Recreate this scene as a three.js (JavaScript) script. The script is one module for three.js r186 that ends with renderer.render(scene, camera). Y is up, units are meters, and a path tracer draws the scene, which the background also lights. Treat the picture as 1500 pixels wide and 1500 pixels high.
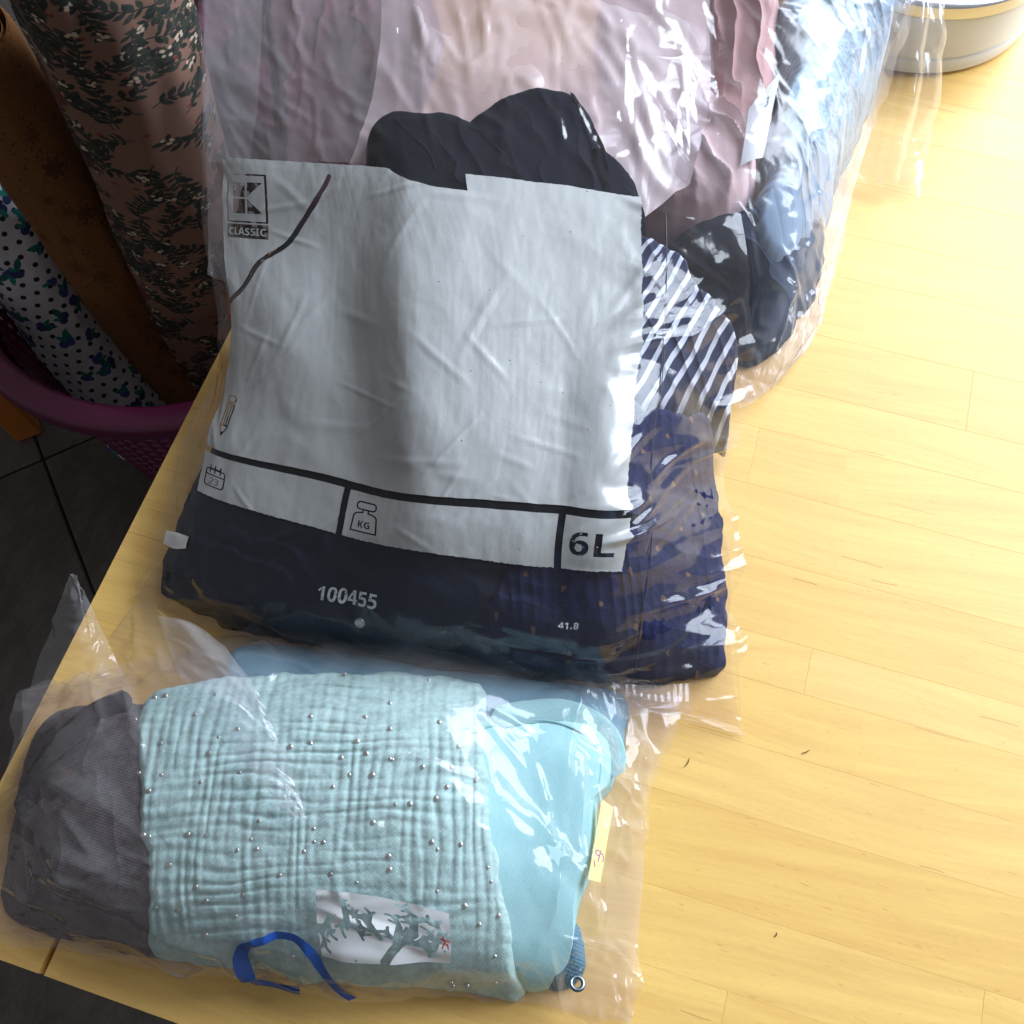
import * as THREE from 'three';
import { mergeGeometries, toCreasedNormals } from 'three/addons/utils/BufferGeometryUtils.js';
import { RoundedBoxGeometry } from 'three/addons/geometries/RoundedBoxGeometry.js';
import { RectAreaLightUniformsLib } from 'three/addons/lights/RectAreaLightUniformsLib.js';
import { ImprovedNoise } from 'three/addons/math/ImprovedNoise.js';

// ---------------------------------------------------------------- camera, light, exposure
const scene = new THREE.Scene();
const camera = new THREE.PerspectiveCamera(53.13, 1, 0.02, 20);
camera.position.set(0.0805, 0.52367, 0.236);
camera.up.set(-0.2581, 0.4296, -0.8653);
camera.lookAt(0, 0, 0);
const renderer = new THREE.WebGLRenderer({ antialias: true });
renderer.toneMapping = THREE.LinearToneMapping;
renderer.toneMappingExposure = 1.36;
renderer.shadowMap.enabled = true;
scene.background = new THREE.Color().setRGB(0.13, 0.128, 0.132);   // the dim room beyond the table
RectAreaLightUniformsLib.init();

const windowAt = new THREE.Vector3(1.02, 1.22, -1.22), windowTurn = Math.atan2(-1.02, 1.22), paneW = 0.82, paneH = 1.75;
function makeWindow() {
  const w = new THREE.Group(); w.name = 'window'; scene.add(w);
  w.position.copy(windowAt); w.rotation.y = windowTurn;
  w.userData = { kind: 'structure', label: 'tall daylight window with white frame beyond the table', category: 'window' };
  const white = new THREE.MeshStandardMaterial({ color: 0xe8e8e4, roughness: 0.5 });
  const glow = new THREE.MeshStandardMaterial({ color: 0x222222, emissive: new THREE.Color(0.87, 0.97, 1.10), emissiveIntensity: 1.0, roughness: 0.4 });
  const bar = (sx, sy, x, y) => { const m = new THREE.Mesh(new RoundedBoxGeometry(sx, sy, 0.05, 2, 0.006), white); m.name = 'window_frame'; m.position.set(x, y, 0); w.add(m); };
  bar(0.07, paneH + 0.16, 0, 0); bar(0.07, paneH + 0.16, -paneW - 0.07, 0); bar(0.07, paneH + 0.16, paneW + 0.07, 0);
  bar(2 * paneW + 0.06, 0.075, 0, paneH / 2 + 0.04); bar(2 * paneW + 0.06, 0.075, 0, -paneH / 2 - 0.04);
  for (const s of [-1, 1]) {
    const p = new THREE.Mesh(new THREE.BoxGeometry(paneW, paneH, 0.008), glow); p.name = 'window_pane'; p.position.set(s * (paneW / 2 + 0.035), 0, -0.03); w.add(p);
    const l = new THREE.RectAreaLight(new THREE.Color(0.87, 0.97, 1.10), 9, paneW, paneH); l.name = 'window_light';
    l.position.set(s * (paneW / 2 + 0.035), 0, -0.012); l.rotation.y = Math.PI; w.add(l);
  }
}
makeWindow();

// ---------------------------------------------------------------- helpers
let seed = 7;
const rnd = () => { seed = (seed * 1664525 + 1013904223) >>> 0; return seed / 4294967296; };
const rr = (a, b) => a + (b - a) * rnd();
const clamp = (x, a = 0, b = 1) => Math.min(b, Math.max(a, x));
const smooth = (a, b, x) => { const t = clamp((x - a) / (b - a)); return t * t * (3 - 2 * t); };
const perlin = new ImprovedNoise();
const N = (x, y, z = 0) => perlin.noise(x + 100.37, y + 57.11, z + 3.7);
const fbm = (x, y, z = 0, o = 4) => { let a = 1, s = 0, f = 1; for (let i = 0; i < o; i++) { s += a * N(x * f, y * f, z + i * 9.1); a *= 0.5; f *= 2.03; } return s; };
const hash = (i, j, k) => { let h = Math.imul(i, 374761393) ^ Math.imul(j, 668265263) ^ Math.imul(k, 2147483647 - 5881); h = Math.imul(h ^ (h >>> 13), 1274126177); h = Math.imul(h ^ (h >>> 15), 2246822519); return ((h ^ (h >>> 16)) >>> 0) / 4294967296; };
// piecewise flat crumple: random heights on a triangle lattice, joined by straight facets
function facet(x, y, k, per = 0) {
  const i = Math.floor(x), j = Math.floor(y), fx = x - i, fy = y - j;
  const v = (a, b) => per ? hash(((a % per) + per) % per, ((b % per) + per) % per, k) : hash(a, b, k);
  return fx > fy ? v(i, j) * (1 - fx) + v(i + 1, j) * (fx - fy) + v(i + 1, j + 1) * fy
    : v(i, j) * (1 - fy) + v(i, j + 1) * (fy - fx) + v(i + 1, j + 1) * fx;
}
function crumple(x, y, k) {                                        // x, y in cm; about -1..1
  const wx = x + 1.6 * fbm(x * 0.23, y * 0.23, k, 2), wy = y + 1.6 * fbm(x * 0.23, y * 0.23, k + 40, 2);
  const a = 0.62, c = Math.cos(a), s = Math.sin(a);
  return 1.1 * (facet(wx / 3.6, wy / 2.6, k) - 0.5) + 0.5 * (facet((c * wx + s * wy) / 2.1, (-s * wx + c * wy) / 1.3, k + 1) - 0.5) + 0.08 * (facet((c * wx - s * wy) / 0.8, (s * wx + c * wy) / 0.7, k + 2) - 0.5) + 0.9 * fbm(wx * 0.2, wy * 0.2, k + 7, 2);
}
const folds = (x, z, k, ang, wl, amp) => { const c = Math.cos(ang), s = Math.sin(ang), u = c * x + s * z, v = -s * x + c * z, q = Math.sin(2 * Math.PI * (v / wl + 0.5 * fbm(u * 0.16, v * 0.3, k, 3))); return amp * (1 - Math.pow(Math.abs(q), 0.6)) * (0.45 + 0.9 * N(u * 0.12, v * 0.25, k + 5)); };
const M = (o) => new THREE.MeshPhysicalMaterial(o);
const rgb = (r, g, b) => new THREE.Color().setRGB(r, g, b);
const used = {};
const numbered = (n) => { const k = used[n] = (used[n] ?? -1) + 1; return k ? `${n}_${String(k).padStart(3, '0')}` : n; };
function thing(name, label, category, group) { const g = new THREE.Group(); g.name = numbered(name); g.userData = { label, category }; if (group) g.userData.group = group; scene.add(g); return g; }
function part(parent, name, geo, mat, label) { const m = new THREE.Mesh(geo, mat); m.name = name; if (label) m.userData.label = label; parent.add(m); return m; }
function lone(name, geo, mat, label, category, group) { const m = new THREE.Mesh(geo, mat); m.name = numbered(name); m.userData = { label, category }; if (group) m.userData.group = group; scene.add(m); return m; }
function canvasTex(w, h, draw, repeat = true) {
  const c = document.createElement('canvas'); c.width = w; c.height = h; draw(c.getContext('2d'), w, h);
  const t = new THREE.CanvasTexture(c); t.colorSpace = THREE.SRGBColorSpace; if (repeat) t.wrapS = t.wrapT = THREE.RepeatWrapping; return t;
}
function dataTex(n, f, w = n) {                                     // grey tile, value 0..1
  const d = new Uint8Array(w * n * 4);
  for (let j = 0; j < n; j++) for (let i = 0; i < w; i++) { const v = clamp(f(i / w, j / n)) * 255, k = (j * w + i) * 4; d[k] = d[k + 1] = d[k + 2] = v; d[k + 3] = 255; }
  const t = new THREE.DataTexture(d, w, n); t.wrapS = t.wrapT = THREE.RepeatWrapping; t.magFilter = t.minFilter = THREE.LinearFilter; t.needsUpdate = true; return t;
}
const tiled = (t, perMetreX, perMetreY = perMetreX, rot = 0) => { const c = t.clone(); c.repeat.set(perMetreX, perMetreY); c.rotation = rot; c.needsUpdate = true; return c; };

// surfaces through a net of points (centimetres), by Catmull-Rom splines
class Net {
  constructor(g) { this.g = g; this.rows = g.length; this.cols = g[0].length; this.dim = g[0][0].length; }
  at(r, c) {
    const mixd = (a, b) => a.map((x, i) => 2 * x - b[i]);
    if (r < 0) return mixd(this.at(0, c), this.at(1, c));
    if (r > this.rows - 1) return mixd(this.at(this.rows - 1, c), this.at(this.rows - 2, c));
    if (c < 0) return mixd(this.g[r][0], this.g[r][1]);
    if (c > this.cols - 1) return mixd(this.g[r][this.cols - 1], this.g[r][this.cols - 2]);
    return this.g[r][c];
  }
  eval(s, t) {
    const x = clamp(s) * (this.cols - 1), y = clamp(t) * (this.rows - 1), i = Math.min(Math.floor(x), this.cols - 2), j = Math.min(Math.floor(y), this.rows - 2);
    const w = (f) => [(-f * f * f + 2 * f * f - f) / 2, (3 * f * f * f - 5 * f * f + 2) / 2, (-3 * f * f * f + 4 * f * f + f) / 2, (f * f * f - f * f) / 2];
    const a = w(x - i), b = w(y - j), o = new Array(this.dim).fill(0);
    for (let r = 0; r < 4; r++) for (let c = 0; c < 4; c++) { const p = this.at(j - 1 + r, i - 1 + c), k = b[r] * a[c]; for (let d = 0; d < this.dim; d++) o[d] += k * p[d]; }
    return o;
  }
  frame(s, t) {
    const e = 0.004, p = this.eval(s, t), s0 = Math.max(0, s - e), s1 = Math.min(1, s + e), t0 = Math.max(0, t - e), t1 = Math.min(1, t + e);
    const a = this.eval(s1, t), b = this.eval(s0, t), c = this.eval(s, t1), d = this.eval(s, t0);
    const u = new THREE.Vector3(a[0] - b[0], a[1] - b[1], a[2] - b[2]), v = new THREE.Vector3(c[0] - d[0], c[1] - d[1], c[2] - d[2]);
    return { p, n: v.cross(u).normalize() };
  }
}
function gridGeometry(nx, ny, f) {                                 // f(a, b) -> [x, y, z, u, v] in centimetres
  const pos = new Float32Array((nx + 1) * (ny + 1) * 3), uv = new Float32Array((nx + 1) * (ny + 1) * 2), ix = [];
  for (let j = 0, k = 0; j <= ny; j++) for (let i = 0; i <= nx; i++, k++) { const q = f(i / nx, j / ny); pos.set([q[0] / 100, q[1] / 100, q[2] / 100], k * 3); uv.set([q[3], q[4]], k * 2); }
  for (let j = 0; j < ny; j++) for (let i = 0; i < nx; i++) { const a = j * (nx + 1) + i, b = a + nx + 1; ix.push(a, b, a + 1, b, b + 1, a + 1); }
  const g = new THREE.BufferGeometry(); g.setAttribute('position', new THREE.BufferAttribute(pos, 3)); g.setAttribute('uv', new THREE.BufferAttribute(uv, 2)); g.setIndex(ix); g.computeVertexNormals(); return g;
}
// the film of a bag: the net pushed along its normal by wrinkle(s, t, x, y) centimetres
function filmAt(net, wrinkle, W, L, s, t, lift = 0) {
  const { p, n } = net.frame(s, t), d = wrinkle(s, t, s * W, t * L) + lift;
  return [p[0] + n.x * d, Math.max(0.06, p[1] + n.y * d), p[2] + n.z * d];
}
function filmGeometry(net, wrinkle, W, L, nx, ny) { return gridGeometry(nx, ny, (s, t) => [...filmAt(net, wrinkle, W, L, s, t), s * W / 100, t * L / 100]); }
const seg = (p, a, b) => { const dx = b[0] - a[0], dy = b[1] - a[1], l = dx * dx + dy * dy, k = clamp(((p[0] - a[0]) * dx + (p[1] - a[1]) * dy) / l); return [Math.hypot(p[0] - a[0] - k * dx, p[1] - a[1] - k * dy), k]; };
function creases(list, x, y) { let h = 0; for (const [x0, y0, x1, y1, amp, w] of list) { const [d, k] = seg([x, y], [x0, y0], [x1, y1]); if (d < w) h += amp * (1 - d / w) * Math.sin(Math.PI * clamp(0.08 + 0.84 * k)); } return h; }
// how high a film lies over a place on the table
function heights(net, cell = 0.25) {
  const b = net.g.flat(), x0 = Math.min(...b.map(p => p[0])) - 1, x1 = Math.max(...b.map(p => p[0])) + 1, z0 = Math.min(...b.map(p => p[2])) - 1, z1 = Math.max(...b.map(p => p[2])) + 1;
  const w = Math.ceil((x1 - x0) / cell), h = Math.ceil((z1 - z0) / cell); let a = new Float32Array(w * h).fill(-1);
  const n = 420; for (let j = 0; j <= n; j++) for (let i = 0; i <= n; i++) { const p = net.eval(i / n, j / n), k = Math.floor((p[2] - z0) / cell) * w + Math.floor((p[0] - x0) / cell); if (p[1] > a[k]) a[k] = p[1]; }
  for (let it = 0; it < 14; it++) { const c = a.slice(); for (let j = 1; j < h - 1; j++) for (let i = 1; i < w - 1; i++) { const k = j * w + i; if (c[k] < 0) { let s = 0, m = 0; for (const q of [k - 1, k + 1, k - w, k + w]) if (c[q] >= 0) { s += c[q]; m++; } if (m) a[k] = s / m; } } }
  for (let it = 0; it < 3; it++) { const c = a.slice(); for (let j = 1; j < h - 1; j++) for (let i = 1; i < w - 1; i++) { const k = j * w + i; if (c[k] >= 0) { let s = 0, m = 0; for (const q of [k, k - 1, k + 1, k - w, k + w]) if (c[q] >= 0) { s += c[q]; m++; } a[k] = s / m; } } }
  return (x, z) => { const fx = clamp((x - x0) / cell - 0.5, 0, w - 2), fz = clamp((z - z0) / cell - 0.5, 0, h - 2), i = Math.floor(fx), j = Math.floor(fz), u = fx - i, v = fz - j, g = (p, q) => Math.max(0.3, a[q * w + p]); return (g(i, j) * (1 - u) + g(i + 1, j) * u) * (1 - v) + (g(i, j + 1) * (1 - u) + g(i + 1, j + 1) * u) * v; };
}
// a folded garment: a closed body whose top follows top(x, z) inside an outline (centimetres) and rolls over at the rim
function garment(outline, top, { thick = 3, rim = 1.2, wob = 0.25, rings = 90, count = 260, detail = () => 0, floor = 0.12, k = 1, turn = 0, warp = 0 } = {}) {
  const curve = new THREE.CatmullRomCurve3(outline.map(([x, z]) => new THREE.Vector3(x, 0, z)), true, 'centripetal');
  const pts = curve.getSpacedPoints(count).slice(0, count), c = pts.reduce((s, p) => s.add(p), new THREE.Vector3()).multiplyScalar(1 / count);
  pts.forEach((p) => { const d = p.clone().sub(c).normalize(); p.addScaledVector(d, wob * fbm(p.x * 0.6, p.z * 0.6, k, 3)); });
  const pos = [], uv = [], ix = [], base = (x, z) => Math.max(floor, top(x, z) - thick);
  const put = (x0, y, z0) => { pos.push(x0 / 100, y / 100, z0 / 100); const x = x0 + warp * fbm(x0 * 0.3, z0 * 0.3, k + 50, 3), z = z0 + warp * fbm(x0 * 0.3, z0 * 0.3, k + 60, 3); uv.push((x * Math.cos(turn) + z * Math.sin(turn)) / 100, (z * Math.cos(turn) - x * Math.sin(turn)) / 100); };
  put(c.x, top(c.x, c.z) + detail(c.x, c.z), c.z);
  for (let r = 1; r <= rings; r++) {
    const q = Math.pow(r / rings, 0.72);
    for (const p of pts) {
      const x = c.x + (p.x - c.x) * q, z = c.z + (p.z - c.z) * q, e = clamp((1 - q) * Math.hypot(p.x - c.x, p.z - c.z) / rim), prof = Math.sqrt(1 - (1 - e) * (1 - e));
      const b = base(x, z), t = Math.max(b + 0.05, top(x, z) + detail(x, z)); put(x, b + (t - b) * prof, z);
    }
  }
  for (let i = 0; i < count; i++) ix.push(0, 1 + (i + 1) % count, 1 + i);
  for (let r = 0; r < rings - 1; r++) for (let i = 0; i < count; i++) { const a = 1 + r * count + i, b = 1 + r * count + (i + 1) % count; ix.push(a, b, a + count, b, b + count, a + count); }
  let last = 1 + (rings - 1) * count;
  for (let r = 7; r >= 1; r--) {
    const start = pos.length / 3;
    for (const p of pts) { const x = c.x + (p.x - c.x) * r / 8, z = c.z + (p.z - c.z) * r / 8; put(x, base(x, z), z); }
    for (let i = 0; i < count; i++) { const a = last + i, b = last + (i + 1) % count, d = start + i, e = start + (i + 1) % count; ix.push(a, b, d, b, e, d); }
    last = start;
  }
  const m = pos.length / 3; put(c.x, base(c.x, c.z), c.z); for (let i = 0; i < count; i++) ix.push(last + i, last + (i + 1) % count, m);
  const g = new THREE.BufferGeometry(); g.setAttribute('position', new THREE.Float32BufferAttribute(pos, 3)); g.setAttribute('uv', new THREE.Float32BufferAttribute(uv, 2)); g.setIndex(ix); g.computeVertexNormals(); return g;
}
function sweep(points, rad, seg = 80, radial = 10, flat = 1) {     // a tube along points in centimetres, flat < 1 presses it down
  const c = new THREE.CatmullRomCurve3(points.map(([x, y, z]) => new THREE.Vector3(x / 100, y / 100, z / 100)), false, 'centripetal');
  const g = new THREE.TubeGeometry(c, seg, rad / 100, radial, false);
  { const p = g.attributes.position; for (let i = 0; i <= seg; i++) { const o = c.getPointAt(i / seg); for (let j = 0; j <= radial; j++) { const k = i * (radial + 1) + j, e = Math.min(1, Math.sqrt(Math.min(i, seg - i) / 4 + 0.002)); p.setXYZ(k, o.x + (p.getX(k) - o.x) * e, o.y + (p.getY(k) - o.y) * flat * e, o.z + (p.getZ(k) - o.z) * e); } } g.computeVertexNormals(); }
  return g;
}

// places measured on the table in centimetres (x along the wood grain, y up, z towards the viewer); the print nets are in the film's own 0..1 coordinates
const D = {
  A: [[[-31.7,8.0,-33.1],[-27.6,9.0,-32.7],[-23.0,9.5,-33.3],[-19.1,9.5,-34.4],[-15.4,10.0,-34.6],[-11.3,10.0,-35.8],[-6.3,11.0,-35.7],[-2.0,12.0,-35.4],[1.3,12.0,-36.3]],[[-28.6,7.5,-25.7],[-25.0,8.6,-25.2],[-20.6,9.0,-26.0],[-16.4,9.3,-26.8],[-13.0,9.6,-27.3],[-8.8,10.0,-28.0],[-4.3,10.6,-28.5],[0.0,11.0,-29.2],[3.2,10.6,-30.6]],[[-25.8,7.0,-18.9],[-22.2,8.4,-18.6],[-18.3,9.0,-19.2],[-14.2,9.6,-19.8],[-10.6,10.0,-20.4],[-6.7,10.4,-21.0],[-2.5,10.4,-22.0],[1.5,9.8,-23.5],[5.0,9.0,-24.9]],[[-23.7,6.0,-14.2],[-20.8,7.4,-13.7],[-16.6,8.6,-13.7],[-12.6,9.8,-13.5],[-9.3,10.8,-13.3],[-5.2,11.0,-14.0],[-1.3,10.8,-14.6],[3.1,10.4,-15.2],[7.1,10.2,-17.6]],[[-21.8,5.0,-9.6],[-19.3,6.2,-9.2],[-15.7,7.6,-8.9],[-11.7,9.0,-8.7],[-7.9,11.0,-7.9],[-3.9,11.3,-8.6],[0.1,11.0,-9.8],[4.0,10.7,-10.7],[8.8,10.0,-13.0]],[[-18.7,5.0,-4.4],[-16.7,6.4,-3.7],[-13.3,8.0,-3.4],[-9.9,8.8,-3.7],[-6.0,11.2,-2.9],[-2.4,11.4,-3.8],[1.3,11.0,-5.0],[4.9,10.5,-6.3],[10.1,7.2,-10.5]],[[-17.8,4.0,-1.8],[-15.4,5.8,0.1],[-11.8,7.4,0.7],[-7.8,8.8,0.8],[-4.3,11.0,1.3],[-1.0,11.0,0.4],[2.3,10.4,-0.8],[5.7,9.9,-2.1],[11.0,3.6,-7.6]],[[-18.3,3.0,3.0],[-14.7,5.2,4.3],[-10.7,6.8,4.7],[-6.3,8.4,4.7],[-2.9,10.0,4.8],[0.1,10.0,4.0],[3.2,9.6,3.0],[6.5,9.0,1.8],[10.8,2.6,-4.5]],[[-17.7,2.0,8.0],[-14.0,4.5,8.0],[-9.8,6.2,7.9],[-5.7,7.6,7.6],[-2.3,8.8,7.3],[0.7,8.8,6.6],[3.7,8.4,5.8],[7.1,7.8,4.7],[12.4,2.4,-0.4]],[[-18.1,1.0,9.9],[-13.8,3.0,10.2],[-9.2,4.6,10.3],[-5.1,5.8,10.1],[-1.6,6.5,9.9],[1.6,6.5,9.2],[4.7,6.0,8.5],[7.8,5.0,7.4],[13.3,1.8,3.9]],[[-18.1,0.4,10.7],[-14.1,0.8,11.1],[-9.6,1.6,11.1],[-5.3,2.6,10.9],[-1.7,3.2,10.6],[1.7,3.2,10.0],[5.0,2.6,9.3],[8.4,1.6,8.5],[14.6,0.6,8.0]],[[-18.4,0.2,10.9],[-14.4,0.3,11.4],[-10.0,0.6,11.2],[-5.7,0.8,10.7],[-2.1,0.9,10.2],[1.5,0.9,9.6],[5.1,0.8,9.1],[9.2,0.6,8.9],[15.2,0.3,8.8]]],
  B: [[[-21.6,0.3,17.4],[-18.5,0.6,15.5],[-15.3,1.0,13.5],[-11.7,1.4,11.6],[-6.7,1.6,10.6],[-1.1,1.6,9.7],[3.9,1.4,8.9],[7.7,0.9,8.4],[11.6,0.4,7.6]],[[-20.6,1.0,19.1],[-17.4,3.0,17.0],[-13.8,4.0,15.2],[-10.1,4.4,13.5],[-5.6,4.6,12.2],[-0.4,4.4,11.0],[4.2,3.8,10.2],[7.9,2.6,9.6],[11.4,0.8,9.4]],[[-19.9,1.4,20.8],[-16.0,4.6,19.0],[-12.4,5.8,17.5],[-8.4,6.2,16.1],[-4.2,6.4,14.9],[0.7,6.2,13.7],[4.7,5.0,13.0],[8.2,4.0,12.4],[11.0,0.8,12.7]],[[-19.5,1.2,22.7],[-15.1,5.0,21.4],[-11.3,6.2,20.2],[-7.2,6.6,18.7],[-3.0,6.8,17.5],[1.6,6.5,16.3],[5.5,5.0,15.5],[8.6,4.0,15.0],[11.3,0.8,14.7]],[[-19.0,1.0,24.6],[-14.4,4.6,23.7],[-10.4,5.8,22.6],[-6.1,6.4,21.3],[-2.1,6.5,20.1],[2.5,6.2,18.9],[6.2,4.8,18.0],[9.2,3.6,17.6],[11.8,0.7,16.8]],[[-18.5,0.8,26.3],[-14.1,3.6,25.6],[-9.7,5.0,24.7],[-5.3,5.6,23.6],[-1.3,5.6,22.5],[3.2,5.2,21.4],[6.9,4.0,20.4],[9.7,3.0,20.1],[12.2,0.6,19.5]],[[-18.2,0.5,27.5],[-14.1,2.0,27.0],[-9.5,3.4,26.3],[-5.0,4.0,25.4],[-0.9,4.0,24.4],[3.7,3.6,23.3],[7.5,2.8,22.4],[10.1,2.0,22.0],[12.6,0.5,21.5]],[[-18.0,0.2,28.4],[-14.4,0.4,28.1],[-9.8,0.8,27.5],[-5.2,1.2,26.7],[-0.8,1.2,25.9],[4.0,1.0,24.7],[8.2,0.6,23.7],[10.4,0.4,23.5],[12.8,0.2,23.2]]],
  C: [[[-6.0,7.6,-36.7],[0.7,9.2,-36.3],[4.9,10.6,-35.5],[8.9,10.6,-36.6],[12.1,9.6,-39.0],[14.7,8.6,-41.1]],[[-4.4,7.4,-32.7],[2.0,8.6,-32.9],[6.1,9.9,-32.4],[10.0,9.6,-33.9],[13.3,8.0,-37.0],[15.2,6.4,-39.6]],[[-2.3,7.0,-26.3],[3.8,8.0,-26.9],[7.4,9.0,-26.7],[10.4,8.4,-28.3],[13.3,5.6,-32.4],[15.1,2.6,-36.4]],[[-0.1,6.8,-21.3],[5.4,8.1,-21.6],[8.4,8.2,-22.3],[11.1,7.0,-24.3],[13.4,3.5,-28.6],[14.9,0.6,-32.1]],[[2.1,5.0,-18.2],[6.8,6.3,-18.4],[9.0,6.6,-18.8],[11.3,5.8,-20.2],[13.3,3.0,-23.3],[14.6,0.5,-26.0]],[[4.2,2.0,-16.1],[8.2,2.8,-16.6],[10.1,4.0,-16.2],[11.9,4.2,-16.6],[13.5,2.2,-18.6],[14.5,0.4,-20.4]],[[6.3,1.0,-13.2],[9.0,1.6,-13.6],[10.5,2.6,-13.3],[12.0,2.6,-13.8],[13.3,1.4,-15.0],[14.2,0.3,-16.3]],[[7.7,0.5,-11.0],[9.8,0.7,-10.7],[11.1,0.8,-10.3],[11.9,0.6,-11.4],[12.4,0.4,-12.2],[12.9,0.2,-13.2]]],
  flapC: [[[12.3,9.0,-39.2],[14.2,10.0,-38.3],[16.5,8.6,-39.7]],[[13.2,7.0,-37.0],[15.1,8.0,-36.2],[17.3,6.6,-38.0]],[[14.4,3.6,-34.4],[16.1,5.0,-33.3],[18.4,3.4,-35.5]],[[14.5,1.2,-30.4],[16.3,1.8,-29.7],[18.6,1.2,-32.9]],[[14.8,0.4,-30.0],[16.8,0.4,-29.7],[18.9,0.3,-29.2]]],
  tipB: [[[-19.7,1.6,19.9],[-16.6,4.4,18.1],[-14.0,4.6,16.3]],[[-19.0,4.6,16.0],[-16.6,5.6,15.8],[-15.4,5.0,15.1]],[[-18.2,6.6,14.0],[-16.9,7.0,13.9],[-16.7,6.8,13.4]],[[-17.7,8.0,12.8],[-17.6,8.1,12.6],[-17.3,8.0,12.8]]],
  mouthB: [[[-17.2,3.4,14.2],[-15.1,6.2,12.8],[-13.4,6.6,12.6],[-11.2,6.2,13.0],[-7.8,6.9,14.6]],[[-16.3,3.6,14.9],[-14.8,5.2,14.1],[-13.1,5.6,13.5],[-10.8,5.9,14.0],[-7.1,7.0,15.6]],[[-15.3,4.2,15.7],[-13.7,4.9,15.4],[-11.9,5.4,15.1],[-9.5,6.3,15.5],[-6.5,7.1,16.4]]],
  stripB: [[[-13.5,6.7,13.0],[-11.6,6.8,12.9],[-9.7,6.9,13.5]],[[-11.4,6.6,15.2],[-9.3,7.3,14.9],[-7.4,7.2,15.1]],[[-8.6,7.0,17.2],[-7.1,7.6,16.7],[-5.6,7.4,16.7]],[[-5.9,7.2,18.8],[-5.1,7.6,18.4],[-4.1,7.4,18.3]],[[-3.5,7.2,19.7],[-3.2,7.4,19.7],[-3.0,7.2,19.9]]],
  sealB: [[[8.1,1.6,8.5],[10.1,1.2,7.8],[11.8,0.9,7.1]],[[8.4,1.4,9.2],[10.3,1.5,8.7],[12.0,1.0,8.0]],[[8.8,1.1,9.7],[10.6,1.0,9.2],[12.1,0.8,8.7]]],
  backA: [[[-20.9,7.4,-35.6],[-13.3,8.4,-36.3],[-5.8,8.9,-37.6],[0.7,9.0,-39.3]],[[-17.6,7.2,-29.2],[-11.1,8.4,-29.5],[-4.0,8.9,-30.8],[2.6,8.6,-33.1]],[[-15.5,7.0,-21.9],[-8.8,8.4,-22.2],[-2.1,8.6,-23.9],[4.5,8.1,-25.8]],[[-14.9,6.6,-16.1],[-6.2,7.4,-14.1],[0.9,7.4,-14.4],[4.8,7.4,-19.5]]],
  foldA: [[[-31.5,7.6,-32.3],[-29.2,8.0,-32.4],[-26.9,8.4,-32.4]],[[-27.4,7.0,-22.8],[-25.4,7.5,-22.7],[-23.2,8.0,-22.7]],[[-25.2,6.4,-17.4],[-23.7,6.9,-17.2],[-21.1,7.8,-17.0]],[[-22.8,5.2,-11.9],[-21.9,5.5,-11.9],[-20.6,5.9,-11.9]],[[-20.9,4.7,-7.5],[-20.3,4.9,-7.3],[-19.3,5.3,-7.0]]],
  rearA: [[[-33.0,6.0,-35.0],[-26.4,7.4,-34.8],[-19.9,7.9,-35.9],[-10.8,8.6,-37.4],[0.9,9.6,-39.2]],[[-29.9,5.6,-27.8],[-23.6,7.0,-27.8],[-17.3,7.6,-28.8],[-8.6,8.6,-29.9],[2.8,8.9,-32.8]],[[-26.8,5.2,-20.7],[-20.7,6.8,-20.6],[-14.5,7.8,-21.2],[-6.4,8.6,-22.6],[4.7,8.0,-25.9]],[[-24.5,4.6,-15.6],[-18.6,6.4,-15.3],[-12.4,7.8,-15.5],[-4.7,8.6,-17.0],[4.9,7.6,-22.2]]],
  scarf: [[-28.5,-34.7],[-24.1,-37.5],[-18.0,-37.7],[-15.3,-32.7],[-15.2,-25.4],[-14.6,-18.2],[-16.3,-14.9],[-18.9,-14.7],[-22.2,-20.3]],
  sideline: [[0.9,0.3],[0.9,0.4],[0.9,0.5],[0.9,0.5],[0.9,0.6],[0.9,0.7],[0.9,0.8],[0.9,0.8]],
  panel: [[[0.083,0.266],[0.271,0.272],[0.423,0.275],[0.648,0.28],[0.867,0.275]],[[0.083,0.363],[0.321,0.367],[0.505,0.367],[0.679,0.376],[0.872,0.385]],[[0.089,0.459],[0.319,0.462],[0.508,0.468],[0.679,0.468],[0.875,0.48]],[[0.074,0.578],[0.29,0.565],[0.49,0.569],[0.679,0.569],[0.872,0.578]],[[0.081,0.619],[0.275,0.624],[0.442,0.642],[0.661,0.651],[0.874,0.656]],[[0.088,0.67],[0.27,0.692],[0.436,0.719],[0.662,0.734],[0.872,0.734]]],
  num: [[[0.325,0.771],[0.379,0.771],[0.437,0.774]],[[0.321,0.789],[0.376,0.789],[0.434,0.791]],[[0.321,0.807],[0.373,0.811],[0.431,0.809]]],
  num2: [[[0.764,0.791],[0.785,0.792],[0.807,0.789]],[[0.761,0.798],[0.783,0.798],[0.807,0.798]],[[0.76,0.807],[0.781,0.807],[0.805,0.807]]],
  tagA: [[[0.028,0.716],[0.058,0.719],[0.091,0.725]],[[0.028,0.725],[0.058,0.73],[0.089,0.734]],[[0.028,0.734],[0.061,0.743],[0.09,0.743]]],
  snow: [[[0.486,0.679],[0.554,0.691],[0.642,0.721]],[[0.486,0.76],[0.56,0.767],[0.645,0.782]],[[0.495,0.86],[0.569,0.862],[0.645,0.865]]],
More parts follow.
